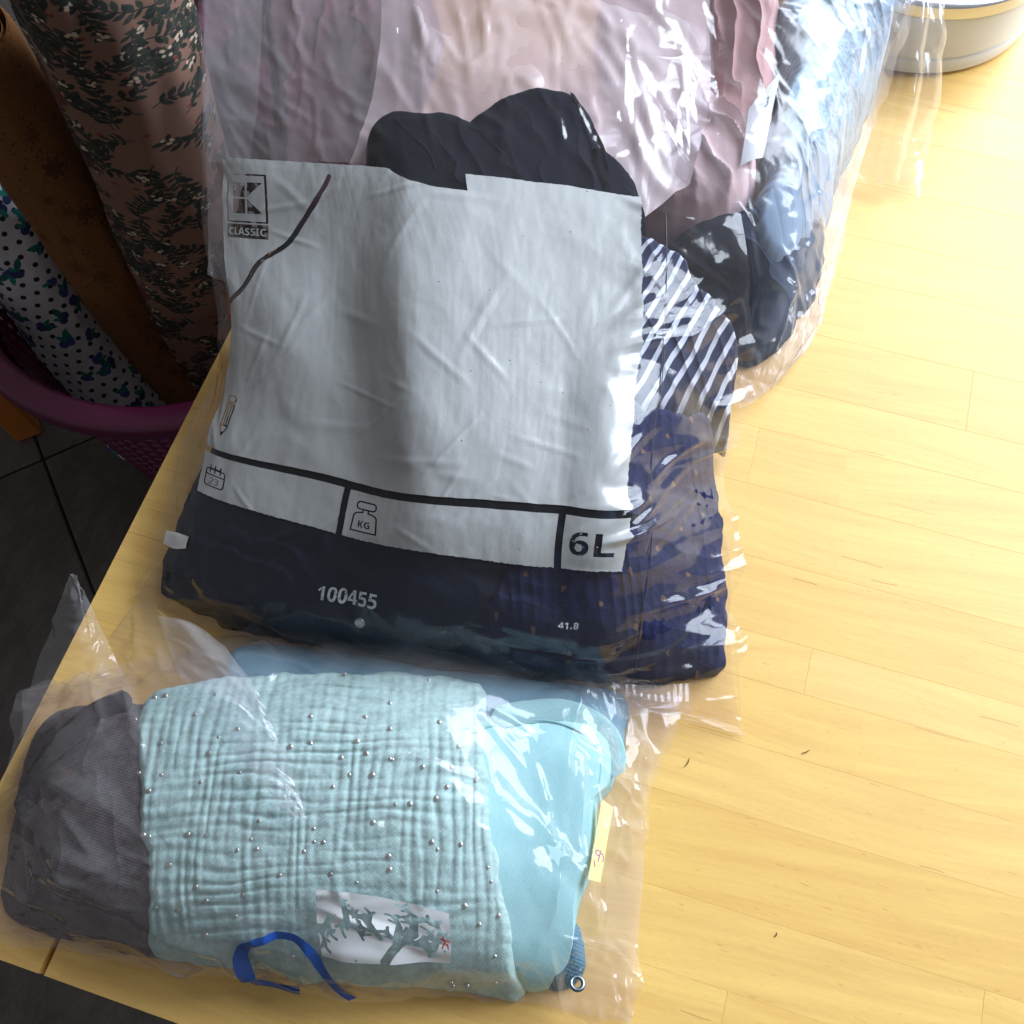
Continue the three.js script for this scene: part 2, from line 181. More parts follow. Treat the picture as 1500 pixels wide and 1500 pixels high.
  trousers: [[-17.2,-2.0],[-18.1,-5.7],[-18.3,-9.6],[-16.0,-12.1],[-12.4,-12.8],[-3.9,-14.6],[2.5,-14.3],[6.9,-7.4],[7.4,-0.2],[7.1,6.2],[1.4,9.7],[-3.3,10.4],[-9.4,10.8],[-14.9,10.8],[-17.1,10.0],[-17.6,8.2],[-17.6,4.2],[-17.1,0.3]],
  hoodL: [[-12.3,-13.1],[-13.8,-15.7],[-14.3,-17.6],[-13.8,-19.0],[-12.0,-19.3],[-10.1,-19.6],[-7.7,-19.2],[-4.4,-17.5],[-1.4,-15.0],[-0.1,-13.2],[-2.7,-10.8],[-6.7,-9.4],[-10.2,-10.5]],
  hoodR: [[-9.0,-17.5],[-7.9,-20.7],[-6.4,-22.4],[-4.8,-23.0],[-3.1,-23.1],[-1.7,-22.1],[-0.3,-19.8],[0.7,-17.4],[1.9,-14.6],[1.3,-11.9],[-2.1,-11.0],[-5.7,-13.1]],
  hoodS: [[-1.0,-19.0],[0.7,-18.6],[2.3,-17.2],[3.3,-15.1],[3.1,-12.9],[1.3,-12.1],[-0.3,-15.2]],
  striped: [[2.6,-12.8],[3.9,-13.4],[5.2,-13.0],[7.3,-11.2],[9.0,-10.7],[9.9,-9.8],[10.6,-8.4],[10.8,-7.2],[9.8,-5.9],[8.5,-5.2],[6.5,-3.4],[4.9,-2.2],[2.9,-7.2]],
  dotted: [[4.4,-1.6],[5.3,-3.4],[7.5,-5.3],[9.2,-6.7],[10.2,-5.6],[10.7,-4.4],[11.9,-1.0],[12.8,2.7],[13.2,5.9],[9.5,7.6],[6.2,8.6],[3.2,9.1],[1.2,8.9],[0.8,7.5],[3.0,6.1],[5.9,4.7]],
  pink: [[2.3,-35.6],[4.5,-35.3],[6.6,-35.3],[7.5,-32.7],[8.2,-28.5],[8.0,-24.7],[7.4,-23.0],[6.2,-23.1],[4.6,-26.3],[3.1,-31.0]],
  palepink: [[-4.5,-36.1],[-1.4,-36.2],[2.1,-35.6],[4.8,-27.8],[8.2,-23.1],[8.4,-20.9],[7.2,-18.3],[5.0,-18.1],[2.2,-19.3],[-1.4,-26.4]],
  tagC: [[6.9,-25.0],[8.1,-27.7],[8.4,-22.0],[7.3,-21.1]],
  jeans: [[7.0,-35.5],[11.4,-38.0],[13.9,-39.7],[14.6,-37.4],[14.3,-33.9],[13.4,-27.7],[12.2,-23.3],[10.2,-22.1],[8.5,-24.6],[8.2,-28.9]],
  navyC: [[3.7,-17.7],[5.0,-18.8],[7.3,-20.2],[9.6,-22.8],[12.1,-24.5],[13.5,-24.2],[13.7,-20.0],[12.6,-15.7],[10.9,-13.4],[8.4,-14.4],[5.3,-16.5]],
  denimC: [[8.7,-21.2],[9.7,-24.0],[11.9,-26.6],[13.3,-26.4],[12.4,-20.7],[10.8,-17.5],[8.9,-18.4]],
  knit: [[-14.3,16.2],[-17.0,16.9],[-19.5,18.2],[-19.7,20.2],[-19.0,22.7],[-18.2,25.0],[-17.3,27.1],[-14.7,27.6],[-11.3,27.3],[-9.1,27.0],[-7.5,26.3],[-8.1,23.9],[-10.0,20.1],[-11.8,16.6]],
  muslin: [[-13.8,16.9],[-13.5,15.8],[-12.0,14.8],[-9.9,13.7],[-5.5,12.2],[-1.2,10.9],[2.1,10.6],[3.2,12.3],[4.2,14.7],[5.1,17.2],[6.4,20.0],[7.6,22.8],[7.7,23.6],[4.6,24.3],[-0.3,25.5],[-5.1,26.3],[-9.3,27.0],[-9.5,26.3],[-9.7,24.8],[-10.7,23.0],[-12.3,19.8]],
  turq: [[2.3,12.7],[5.2,11.1],[8.2,10.8],[9.1,11.7],[9.3,13.3],[8.9,14.2],[9.4,16.9],[9.2,19.4],[9.5,22.3],[8.0,23.3],[6.2,22.4],[4.3,18.8]],
  blueB: [[-11.6,12.2],[-6.4,11.0],[-0.8,10.2],[4.7,9.4],[8.6,8.5],[9.4,10.4],[9.0,12.5],[5.6,12.8],[-0.5,13.8],[-6.9,14.9],[-10.3,14.6]],
  grom: [[8.2,20.0],[9.2,19.9],[10.0,20.9],[10.2,21.8],[9.7,22.7],[8.6,22.9]],
  ylab: [[8.9,3.7,14.5],[9.5,3.1,14.6],[9.8,3.0,18.0],[9.2,3.6,18.1]],
  loop: [[0.468,0.993],[0.44,0.998],[0.41,0.988],[0.394,0.93],[0.39,0.867],[0.404,0.826],[0.431,0.813],[0.459,0.816],[0.477,0.839],[0.495,0.894],[0.514,0.95],[0.532,0.982]],
  studs: [[-12.7,16.4],[-12.2,16.2],[-9.8,15.5],[-10.2,16.7],[-7.9,16.8],[-8.6,17.4],[-11.1,18.4],[-8.7,18.2],[-11.5,19.9],[-10.4,19.7],[-7.0,18.6],[-8.5,19.5],[-10.7,20.5],[-5.3,20.3],[-5.0,21.4],[-5.8,21.7],[-10.2,22.3],[-9.9,22.3],[-8.2,21.7],[-7.4,21.5],[-5.4,21.1],[-8.6,23.1],[-3.7,22.1],[-7.1,23.6],[-6.5,24.0],[-5.0,23.3],[-5.1,24.2],[-6.3,25.3],[-8.7,24.9],[-7.7,24.7],[-8.3,26.2],[-2.4,25.0],[-5.2,16.9],[-4.9,15.3],[-4.4,16.5],[-2.4,15.8],[-1.2,14.8],[-0.7,16.1],[2.0,14.6],[0.8,13.8],[-0.5,11.8],[-4.4,12.7],[-1.7,13.6],[-2.5,14.6],[-0.6,16.1],[-2.2,17.3],[-2.7,18.0],[-1.8,16.2],[-2.8,16.7],[2.0,15.6],[3.2,15.8],[0.2,17.9],[-0.5,18.9],[-2.3,20.3],[0.6,20.0],[0.8,20.5],[2.5,19.1],[2.2,18.9],[1.8,17.1],[3.4,18.6],[-2.9,19.9],[-2.7,20.4],[-3.0,20.9],[-1.6,21.4],[-0.4,21.4],[3.0,20.7],[4.3,20.9],[5.8,20.8],[5.1,21.4],[6.1,22.4],[4.5,24.0],[4.6,24.1],[5.2,23.9],[6.4,23.4],[4.8,19.1],[5.1,19.6],[2.1,16.5],[0.8,16.0],[-1.2,17.0],[0.8,17.7]],
  hem: [[-13.9,16.7],[-15.2,17.7],[-16.1,18.9],[-16.7,20.3],[-17.2,21.8],[-17.3,23.1]],
  neck: [[3.0,12.7],[4.3,11.8],[6.2,11.0],[8.0,11.2],[8.8,12.0],[9.1,13.3]],
  seam: [[1.0,9.5],[4.5,9.0],[7.7,8.0],[10.4,6.1],[11.7,3.0]],
  gather: [[7.0,5.4],[8.6,4.5],[10.2,3.0],[11.7,1.3]],
  hoodseam: [[[-12.2,-17.4],[-10.7,-16.1],[-9.2,-14.9],[-8.1,-13.3]],[[-7.9,-17.4],[-5.3,-16.6],[-2.6,-15.5],[-0.8,-14.3]],[[-3.0,-21.7],[-1.6,-20.0],[-0.3,-18.3],[0.6,-16.5]]],
  snap: [[-4.5,10.2]],
};

// ---------------------------------------------------------------- textures
const filmBump = dataTex(512, (u, v) => 0.5 + 0.34 * (facet(u * 9, v * 9, 11, 9) - 0.5) + 0.22 * (facet((u + v) * 14, (v - u) * 14, 12, 28) - 0.5) + 0.03 * (facet(u * 31, v * 31, 13, 31) - 0.5));
const weaveBump = dataTex(256, (u, v) => { const a = Math.floor(u * 16) + Math.floor(v * 16), p = Math.abs(Math.sin(u * 16 * Math.PI)), q = Math.abs(Math.sin(v * 16 * Math.PI)); return (a & 1 ? p * 0.75 + q * 0.15 : q * 0.75 + p * 0.15) * (0.75 + 0.5 * hash(Math.floor(u * 16), Math.floor(v * 16), 5)); });
const knitBump = dataTex(256, (u, v) => { const col = u * 14, row = v * 20 + 0.5 * Math.abs((col % 1) - 0.5); return Math.pow(Math.abs(Math.sin(row * Math.PI)), 0.7) * (0.4 + 0.6 * Math.abs(Math.sin(col * Math.PI))) * (0.8 + 0.4 * hash(Math.floor(col), Math.floor(v * 20), 8)); });
const fuzz = dataTex(512, (u, v) => 0.5 + 0.5 * (hash(Math.floor(u * 512), Math.floor(v * 512), 3) - 0.5) + 0.3 * (hash(Math.floor(u * 128), Math.floor(v * 128), 4) - 0.5));
const mottle = (r, g, b, amt, seedK, fine = 1) => canvasTex(512, 512, (c, w, h) => {
  const im = c.createImageData(w, h); for (let j = 0; j < h; j++) for (let i = 0; i < w; i++) {
    const k = (j * w + i) * 4, n = 1 + amt * (0.9 * (hash(i, j, seedK) - 0.5) * fine + 0.9 * (facet(i / 32, j / 32, seedK + 1, 16) - 0.5) + 0.7 * (facet(i / 8, j / 8, seedK + 2, 64) - 0.5));
    im.data[k] = clamp(r * n, 0, 255); im.data[k + 1] = clamp(g * n, 0, 255); im.data[k + 2] = clamp(b * n, 0, 255); im.data[k + 3] = 255; }
  c.putImageData(im, 0, 0);
});

// ---------------------------------------------------------------- the table
const grain = (k) => canvasTex(2048, 512, (c, w, h) => {
  c.fillStyle = 'rgb(236,196,124)'; c.fillRect(0, 0, w, h);
  const im = c.getImageData(0, 0, w, h);
  for (let j = 0; j < h; j++) for (let i = 0; i < w; i++) {
    const p = (j * w + i) * 4, x = i / w, y = j / h, bend = 0.05 * Math.sin(6.283 * (x + k * 0.3)) + 0.02 * Math.sin(12.566 * x + k * 2);
    const a = facet(x * 8, (y + bend) * 26, 21 + k, 0) - 0.5, b = facet(x * 16, (y + bend) * 95, 31 + k, 0) - 0.5, f = hash(Math.floor(i / 14 + 7 * hash(j, 3, k)), j, 41 + k) - 0.5;
    const t = 1 + 0.095 * a + 0.06 * b + 0.045 * f;
    im.data[p] *= Math.min(1.06, 0.5 + 0.5 * t); im.data[p + 1] *= Math.min(1.08, t * 0.8 + 0.2); im.data[p + 2] *= t;
  }
  c.putImageData(im, 0, 0);
  for (let n = 0; n < 520; n++) { const x = rnd() * w, y = rnd() * h, l = 6 + 26 * rnd() * rnd(), al = 0.08 + 0.3 * rnd() * rnd(); c.strokeStyle = `rgba(${132 + 20 * rnd()},${78 + 14 * rnd()},24,${al})`; c.lineWidth = 0.7 + 0.9 * rnd(); c.beginPath(); c.moveTo(x, y); c.lineTo(x + l, y + rr(-1.2, 1.2)); c.stroke(); }
  for (let n = 0; n < 7; n++) { const x = rnd() * w, y = rnd() * h, l = 50 + 80 * rnd(); c.strokeStyle = `rgba(126,74,26,${0.2 + 0.3 * rnd()})`; c.lineWidth = 1.4; c.beginPath(); c.moveTo(x, y); c.quadraticCurveTo(x + l / 2, y + rr(-3, 3), x + l, y + rr(-3, 3)); c.stroke(); }
});
const grains = [grain(0), grain(1), grain(2)];
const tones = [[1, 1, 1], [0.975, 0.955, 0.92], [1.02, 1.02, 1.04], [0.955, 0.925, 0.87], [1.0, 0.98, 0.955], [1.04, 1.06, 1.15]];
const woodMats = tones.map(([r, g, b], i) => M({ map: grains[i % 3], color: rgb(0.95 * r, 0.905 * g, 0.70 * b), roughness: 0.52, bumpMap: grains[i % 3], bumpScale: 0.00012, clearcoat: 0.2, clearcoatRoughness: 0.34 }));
const tableX0 = -20.45, tableX1 = 62, tableZ0 = -72, tableZ1 = 29.3, tableT = 3.4;
function buildTable() {
  const t = thing('dining_table', 'honey coloured solid wood table top glued from long staves', 'table');
  const plank = (x0, x1, z0, z1, mat) => {
    const g = new RoundedBoxGeometry((x1 - x0) / 100, tableT / 100, (z1 - z0) / 100, 1, 0.00015); const p = g.attributes.position, n = g.attributes.normal, uv = g.attributes.uv, ou = rnd(), ov = rnd();
    for (let i = 0; i < p.count; i++) { const side = Math.abs(n.getY(i)) < 0.5 && Math.abs(n.getZ(i)) > 0.5; uv.setXY(i, ou + p.getX(i) / 0.42, ov + (Math.abs(n.getX(i)) > 0.7 ? p.getY(i) : side ? p.getY(i) : p.getZ(i)) / 0.13); }
    const m = part(t, 'plank', g, mat); m.position.set((x0 + x1) / 200, -tableT / 200, (z0 + z1) / 200);
  };
  const cuts = [29.3, 25.2, 20.6, 17.1, 12.6, 9.1, 5.7, 3.1, -1.2, -5.6, -9.4, -12.6];
  for (let z = -16.9; z > tableZ0; z -= rr(3.4, 5)) cuts.push(z); cuts.push(tableZ0);
  for (let r = 0; r < cuts.length - 1; r++) {
    let x = tableX0; const z1 = cuts[r], z0 = cuts[r + 1]; if (z1 - z0 < 0.8) continue;
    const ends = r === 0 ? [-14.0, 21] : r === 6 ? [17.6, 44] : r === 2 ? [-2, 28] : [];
    const xs = ends.length ? [...ends] : (() => { const a = []; let q = tableX0 + rr(12, 40); while (q < tableX1 - 8) { a.push(q); q += rr(24, 46); } return a; })(); xs.push(tableX1);
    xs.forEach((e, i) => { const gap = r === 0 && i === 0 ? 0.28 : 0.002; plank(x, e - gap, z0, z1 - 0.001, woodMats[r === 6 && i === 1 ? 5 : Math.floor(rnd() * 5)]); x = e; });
  }
  for (const [x, z] of [[-9, 18], [52, 18], [52, -60], [-9, -60]]) { const m = part(t, 'leg', new RoundedBoxGeometry(0.06, 0.70, 0.06, 3, 0.006), woodMats[3]); m.position.set(x / 100, -0.388, z / 100); }
  const apron = (x, z, sx, sz) => { const m = part(t, 'apron', new RoundedBoxGeometry(sx, 0.08, sz, 2, 0.003), woodMats[3]); m.position.set(x / 100, -0.076, z / 100); };
  apron(21.5, 18, 0.55, 0.022); apron(21.5, -60, 0.55, 0.022); apron(-9, -21, 0.022, 0.72); apron(52, -21, 0.022, 0.72);
  // crumbs and hairs of dirt lie on the wood
}
buildTable();
const lint = M({ color: rgb(0.12, 0.06, 0.03), roughness: 0.9 });
[[18.0, 8.8, 0.55, 0.7, 'long curved brown lint thread alone on the bare table top'], [18.3, 17.7, 0.3, 1.2, 'tiny short brown speck of lint on the bare table top'], [12.5, 11.2, 0.6, 1.3, 'brown lint thread lying beside the small mint bag']].forEach(([x, z, l, a, label]) => lone('lint_thread', sweep([[x, 0.03, z], [x + l * 0.5 * Math.cos(a) + 0.06, 0.05, z - l * 0.5 * Math.sin(a)], [x + l * Math.cos(a), 0.03, z - l * Math.sin(a)]], 0.022, 12, 5), lint, label, 'lint', 'specks of lint on the table'));

// ---------------------------------------------------------------- the floor
const tileMat = [0, 1, 2].map((i) => M({ map: tiled(mottle(78 + i * 4, 74 + i * 4, 70 + i * 4, 0.22, 60 + i), 3), roughness: 0.55 }));
(function () {
  const fl = new THREE.Group(); fl.name = 'floor'; fl.userData = { kind: 'structure', label: 'dark grey tiled floor below the table' }; scene.add(fl);
  fl.position.set(-0.773, -0.74, -0.2235); fl.rotation.y = Math.PI / 4;
  const grout = part(fl, 'grout', new THREE.BoxGeometry(4, 0.02, 4), M({ color: rgb(0.035, 0.033, 0.032), roughness: 0.95 })); grout.position.y = -0.016;
  const g = new RoundedBoxGeometry(0.447, 0.02, 0.447, 2, 0.003); { const p = g.attributes.position, uv = g.attributes.uv; for (let i = 0; i < p.count; i++) uv.setXY(i, p.getX(i), p.getZ(i)); }
  for (let i = -3; i < 5; i++) for (let j = -3; j < 4; j++) { const m = part(fl, 'tile', g, tileMat[(i * 3 + j * 5 + 60) % 3]); m.position.set((i + 0.5) * 0.45, -0.01, (j + 0.5) * 0.45); }
})();
(function () {
  const t = thing('wooden_chair', 'reddish brown wooden chair leg standing beside the basket', 'chair');
  const wood = M({ map: tiled(grains[1], 2), color: rgb(0.5, 0.24, 0.1), roughness: 0.5 });
  const leg = part(t, 'leg', new RoundedBoxGeometry(0.038, 0.46, 0.045, 3, 0.005), wood); leg.position.set(-0.826, -0.51, -0.256); leg.rotation.set(0.02, 0.7, 0.03);
  const leg2 = part(t, 'leg', new RoundedBoxGeometry(0.038, 0.46, 0.045, 3, 0.005), wood); leg2.position.set(-1.2, -0.51, -0.30); leg2.rotation.y = 0.7;
  const seat = part(t, 'seat', new RoundedBoxGeometry(0.46, 0.03, 0.42, 3, 0.01), wood); seat.position.set(-1.04, -0.266, -0.42); seat.rotation.y = 0.12;
})();

// ---------------------------------------------------------------- basket and what stands in it
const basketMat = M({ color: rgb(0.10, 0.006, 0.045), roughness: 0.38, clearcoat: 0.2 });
(function () {
  const b = thing('laundry_basket', 'round magenta plastic basket with perforated wall below the table edge', 'basket');
  b.position.set(-0.54, -0.74, -0.395);
  const R0 = 0.17, R1 = 0.222, H = 0.34, rad = (y) => R0 + (R1 - R0) * y / H;
  const rim = new THREE.LatheGeometry([[R1 - 0.004, H - 0.045], [R1 + 0.004, H - 0.045], [R1 + 0.006, H - 0.006], [R1 + 0.022, H - 0.008], [R1 + 0.024, H - 0.018], [R1 + 0.028, H - 0.017], [R1 + 0.029, H - 0.002], [R1 + 0.022, H + 0.004], [R1 + 0.002, H + 0.004], [R1 - 0.004, H - 0.002], [R1 - 0.004, H - 0.045]].map(([x, y]) => new THREE.Vector2(x, y)), 120);
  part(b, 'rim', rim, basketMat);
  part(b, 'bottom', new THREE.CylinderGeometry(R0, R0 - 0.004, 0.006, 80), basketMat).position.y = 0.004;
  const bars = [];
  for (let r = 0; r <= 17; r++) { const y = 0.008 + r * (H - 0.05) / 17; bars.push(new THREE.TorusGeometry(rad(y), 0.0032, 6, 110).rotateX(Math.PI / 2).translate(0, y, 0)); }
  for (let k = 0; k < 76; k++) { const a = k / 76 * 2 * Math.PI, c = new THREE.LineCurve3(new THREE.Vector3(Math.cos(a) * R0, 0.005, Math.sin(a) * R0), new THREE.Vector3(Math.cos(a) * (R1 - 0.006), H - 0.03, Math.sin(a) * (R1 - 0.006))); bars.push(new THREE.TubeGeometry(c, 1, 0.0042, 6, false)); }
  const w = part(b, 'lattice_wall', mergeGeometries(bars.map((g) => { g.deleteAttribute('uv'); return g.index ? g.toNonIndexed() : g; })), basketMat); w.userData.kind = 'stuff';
})();
function leafy(c, x, y, s, ang, col) { c.save(); c.translate(x, y); c.rotate(ang); c.fillStyle = col; c.beginPath(); c.moveTo(0, 0); c.quadraticCurveTo(s * 0.5, -s * 0.42, s, 0); c.quadraticCurveTo(s * 0.5, s * 0.42, 0, 0); c.fill(); c.restore(); }
const floralTex = canvasTex(1024, 1024, (c, w, h) => {
  c.fillStyle = 'rgb(152,114,97)'; c.fillRect(0, 0, w, h);
  const wrap = (f) => { for (const dx of [-w, 0, w]) for (const dy of [-h, 0, h]) { c.save(); c.translate(dx, dy); f(); c.restore(); } };
  const dark = ['rgb(48,56,48)', 'rgb(40,44,42)', 'rgb(62,66,54)'];
  for (let n = 0; n < 130; n++) {
    const x = rnd() * w, y = rnd() * h, a = rnd() * 6.28, s0 = seed;
    wrap(() => { seed = s0; let px = x, py = y, an = a; c.strokeStyle = dark[n % 3]; c.lineWidth = 4; c.lineCap = 'round';
      for (let k = 0; k < 9; k++) { const nx = px + 19 * Math.cos(an), ny = py + 19 * Math.sin(an); c.beginPath(); c.moveTo(px, py); c.lineTo(nx, ny); c.stroke(); leafy(c, nx, ny, 24 + 16 * rnd(), an + 0.9, dark[(n + k) % 3]); leafy(c, nx, ny, 22 + 16 * rnd(), an - 0.9, dark[(n + k + 1) % 3]); px = nx; py = ny; an += rr(-0.35, 0.35); }
      for (let k = 0; k < 5; k++) { c.fillStyle = 'rgb(226,205,180)'; c.beginPath(); c.arc(px + rr(-12, 12), py + rr(-12, 12), 5, 0, 7); c.fill(); } });
  }
  for (let n = 0; n < 8; n++) { const x = rnd() * w, y = rnd() * h, r = rr(38, 62); wrap(() => { c.fillStyle = n % 2 ? 'rgb(112,58,44)' : 'rgb(92,54,50)'; c.beginPath(); for (let k = 0; k <= 48; k++) { const q = k / 48 * 6.283, rad = r * (k % 2 ? 1 : 0.8); c.lineTo(x + rad * Math.cos(q), y + rad * Math.sin(q)); } c.fill(); c.fillStyle = 'rgb(64,40,36)'; c.beginPath(); c.arc(x, y, r * 0.3, 0, 7); c.fill(); c.fillStyle = 'rgb(190,160,120)'; for (let k = 0; k < 9; k++) { c.beginPath(); c.arc(x + r * 0.22 * Math.cos(k * 0.7), y + r * 0.22 * Math.sin(k * 0.7), 2.4, 0, 7); c.fill(); } }); }
  for (let n = 0; n < 60; n++) { c.fillStyle = 'rgb(140,60,52)'; c.beginPath(); c.arc(rnd() * w, rnd() * h, rr(4, 8), 0, 7); c.fill(); }
});
const ochreTex = canvasTex(1024, 1024, (c, w, h) => {
  c.fillStyle = 'rgb(138,88,40)'; c.fillRect(0, 0, w, h);
  const wrap = (x, y, f) => { for (const dx of [-w, 0, w]) for (const dy of [-h, 0, h]) f(x + dx, y + dy); };
  for (let n = 0; n < 46; n++) { const x = rnd() * w, y = rnd() * h, s = rr(18, 54), a = rnd() * 6.28, col = `rgba(${70 + 30 * rnd()},${34 + 16 * rnd()},14,${rr(0.35, 0.7)})`; wrap(x, y, (p, q) => { for (let k = 0; k < 7; k++) leafy(c, p, q, s, a + k * 0.9, col); c.strokeStyle = col; c.lineWidth = 3; c.beginPath(); c.arc(p, q, s * 1.15, a, a + 4.4); c.stroke(); }); }
  for (let n = 0; n < 900; n++) { c.fillStyle = `rgba(${60 + 40 * rnd()},${26 + 16 * rnd()},12,${rr(0.4, 0.9)})`; c.beginPath(); c.ellipse(rnd() * w, rnd() * h, rr(2, 7), rr(2, 5), rnd() * 3, 0, 7); c.fill(); }
});
const dotTex = canvasTex(1024, 1024, (c, w, h) => {
  c.fillStyle = 'rgb(216,214,222)'; c.fillRect(0, 0, w, h);
  for (let j = 0; j < 20; j++) for (let i = 0; i < 20; i++) { c.fillStyle = 'rgb(26,28,38)'; c.beginPath(); c.ellipse((i + 0.5 + 0.5 * (j % 2)) / 20 * w % w, (j + 0.5) / 20 * h, 10, 10, 0, 0, 7); c.fill(); }
  for (let n = 0; n < 130; n++) { const x = rnd() * w, y = rnd() * h, a = rnd() * 6.28; c.fillStyle = ['rgb(58,72,140)', 'rgb(70,84,160)', 'rgb(44,56,110)'][n % 3]; for (let k = 0; k < 4; k++) { c.beginPath(); c.arc(x + rr(-14, 14), y + rr(-12, 12), rr(11, 19), 0, 7); c.fill(); } leafy(c, x, y, rr(40, 62), a, n % 2 ? 'rgb(20,120,110)' : 'rgb(26,98,96)'); leafy(c, x, y, rr(30, 52), a + 1.1, 'rgb(30,132,118)'); }
});
function fabricRoll(name, a, b, R, tex, perTurn, label, squash = 1, lineal = 3.3) {
  const A = new THREE.Vector3(...a).divideScalar(100), B = new THREE.Vector3(...b).divideScalar(100), L = A.distanceTo(B), r = R / 100, g = thing(name, label, 'fabric roll', 'rolls of cloth in the basket');
  g.position.copy(A); g.quaternion.setFromUnitVectors(new THREE.Vector3(0, 1, 0), B.clone().sub(A).normalize());
  const mat = M({ map: tiled(tex, 1), roughness: 0.9, sheen: 0.15, bumpMap: tiled(weaveBump, 60), bumpScale: 0.0003 });
  part(g, 'rolled_cloth', gridGeometry(96, 90, (u, v) => { const q = u * 2 * Math.PI, bulge = 1 + 0.07 * fbm(2 * Math.cos(q) + R, 5 * v, 2 * Math.sin(q), 3) + 0.02 * Math.sin(9 * v + 2 * q), end = v > 0.96 ? (v - 0.96) / 0.04 : v < 0.02 ? (0.02 - v) / 0.02 : 0, k = r * bulge * (1 - 0.12 * end * end); return [100 * k * Math.cos(q), 100 * L * v, 100 * k * squash * Math.sin(q), u * perTurn, v * L * lineal]; }), mat);
  const sp = []; for (let i = 0; i <= 200; i++) { const q = i / 200 * 6 * 2 * Math.PI, k = (0.12 + 0.8 * i / 200) * R; sp.push([k * Math.cos(q), k * squash * Math.sin(q)]); }
  part(g, 'spiral_end', gridGeometry(200, 2, (u, v) => { const [x, z] = sp[Math.round(u * 200)]; return [x, L * 100 - (v < 0.4 ? 0.1 : v < 0.9 ? 1.2 : 5), z, u * 3, v * 0.1]; }), new THREE.MeshStandardMaterial({ map: tex, roughness: 0.9, side: THREE.DoubleSide }));
  return g;
}
fabricRoll('fabric_roll', [-62.2, -70, -28.2], [-71.5, -30, -34.2], 5.0, dotTex, 1, 'roll of white cloth with black dots and blue teal flowers in basket');
fabricRoll('fabric_roll', [-58.3, -70.0, -35.6], [-59.5, -8.0, -33.3], 4.6, ochreTex, 1.2, 'roll of ochre brown cloth with dark leaf print in basket');
fabricRoll('fabric_roll', [-54.2, -70.0, -39.8], [-43.9, 4.0, -35.0], 6.7, floralTex, 1, 'dusty pink roll with brown daisies and dark leaves standing upright in basket');
lone('plum_blanket', garment([[-58.8, -56], [-57.8, -71.9], [-39.9, -77], [-33, -60.1], [-31, -46], [-35, -40], [-41, -44], [-47.1, -49], [-54.3, -53]], (x, z) => -24 + 2.5 * fbm(x * 0.12, z * 0.12, 5) - 0.25 * (z + 55), { thick: 10, rim: 3, floor: -60, detail: (x, z) => 1.1 * Math.sin(x * 0.8 + 2 * N(x * 0.1, z * 0.1)) }), M({ color: rgb(0.12, 0.045, 0.07), roughness: 0.9, sheen: 0.1, bumpMap: tiled(fuzz, 8), bumpScale: 0.0006 }), 'plum purple blanket bunched in the basket behind the floral rolls', 'blanket');

// ---------------------------------------------------------------- tin at the far end
(function () {
  const t = thing('round_tin', 'white round tin with silver bands standing on the far table end', 'tin'); t.position.set(0.154, 0, -0.494);
  const R = 0.09, P = (a) => a.map(([x, y]) => new THREE.Vector2(x, y));
  part(t, 'body', new THREE.LatheGeometry(P([[0, 0.001], [R - 0.003, 0.001], [R, 0.003], [R, 0.0125], [R - 0.0012, 0.0135], [R - 0.0012, 0.0148], [R, 0.0158], [R, 0.044], [R - 0.001, 0.046], [R - 0.001, 0.05]]), 140), M({ color: rgb(0.72, 0.77, 0.84), roughness: 0.35, metalness: 0.0, clearcoat: 0.3 }));
  part(t, 'lid', new THREE.LatheGeometry(P([[R + 0.0002, 0.0475], [R + 0.0018, 0.0475], [R + 0.0024, 0.049], [R + 0.0018, 0.0505], [R + 0.0018, 0.0555], [R + 0.0005, 0.0578], [R - 0.004, 0.0584], [R - 0.007, 0.0565], [0, 0.0572]]), 140), M({ color: rgb(0.72, 0.74, 0.77), roughness: 0.2, metalness: 0.75 }));
  const p = thing('paper_packet', 'small printed paper packet lying on the round tin lid', 'packet'); p.position.set(0.135, 0.058, -0.47); p.rotation.y = 0.5;
  part(p, 'wrapper', gridGeometry(40, 30, (u, v) => [10 * (u - 0.5), 0.15 + 0.9 * Math.sin(Math.PI * u) * Math.sin(Math.PI * v) + 0.08 * fbm(u * 9, v * 9, 2), 7 * (v - 0.5), u * 0.1, v * 0.07]), M({ map: tiled(mottle(196, 178, 140, 0.3, 80), 8), roughness: 0.6, side: THREE.DoubleSide }));
})();

// ---------------------------------------------------------------- plastic film
const film = (o = {}) => M({ color: rgb(0.96, 0.95, 0.97), transmission: 0.96, thickness: 0, roughness: 0.12, ior: 1.43, bumpMap: tiled(filmBump, 9), bumpScale: 0.0004, side: THREE.DoubleSide, ...o });
const filmA = film({ transmission: 0.985, roughness: 0.1 }), filmB = film({ transmission: 0.94, roughness: 0.09 }), filmC = film({ transmission: 0.92, roughness: 0.15 });
const netA = new Net(D.A), netB = new Net(D.B), netC = new Net(D.C), WA = 33, LA = 50, WB = 34, LB = 24, WC = 20, LC = 38;
const cr = (list) => list;
const flatFilm = (net, k) => gridGeometry(120, 120, (s, t) => { const p = net.eval(s, t), e = Math.min(s, 1 - s, t, 1 - t); return [p[0], Math.max(0.05, Math.min(p[1], 0.1 + 0.03 * p[1] + 0.12 * Math.abs(crumple(p[0], p[2], k)))), p[2], s * 0.3, t * 0.4]; });
function randomCreases(n, W, L, k, len, ang, spread, amp, wide = 1) { const s0 = seed; seed = k * 7919 + 13; const o = []; for (let i = 0; i < n; i++) { const x = rnd() * W, y = rnd() * L, a = ang + rr(-spread, spread), l = rr(0.5, 1.3) * len; o.push([x, y, x + l * Math.cos(a), y + l * Math.sin(a), rr(0.4, 1) * amp, rr(0.25, 0.6) * wide]); } seed = s0; return o; }
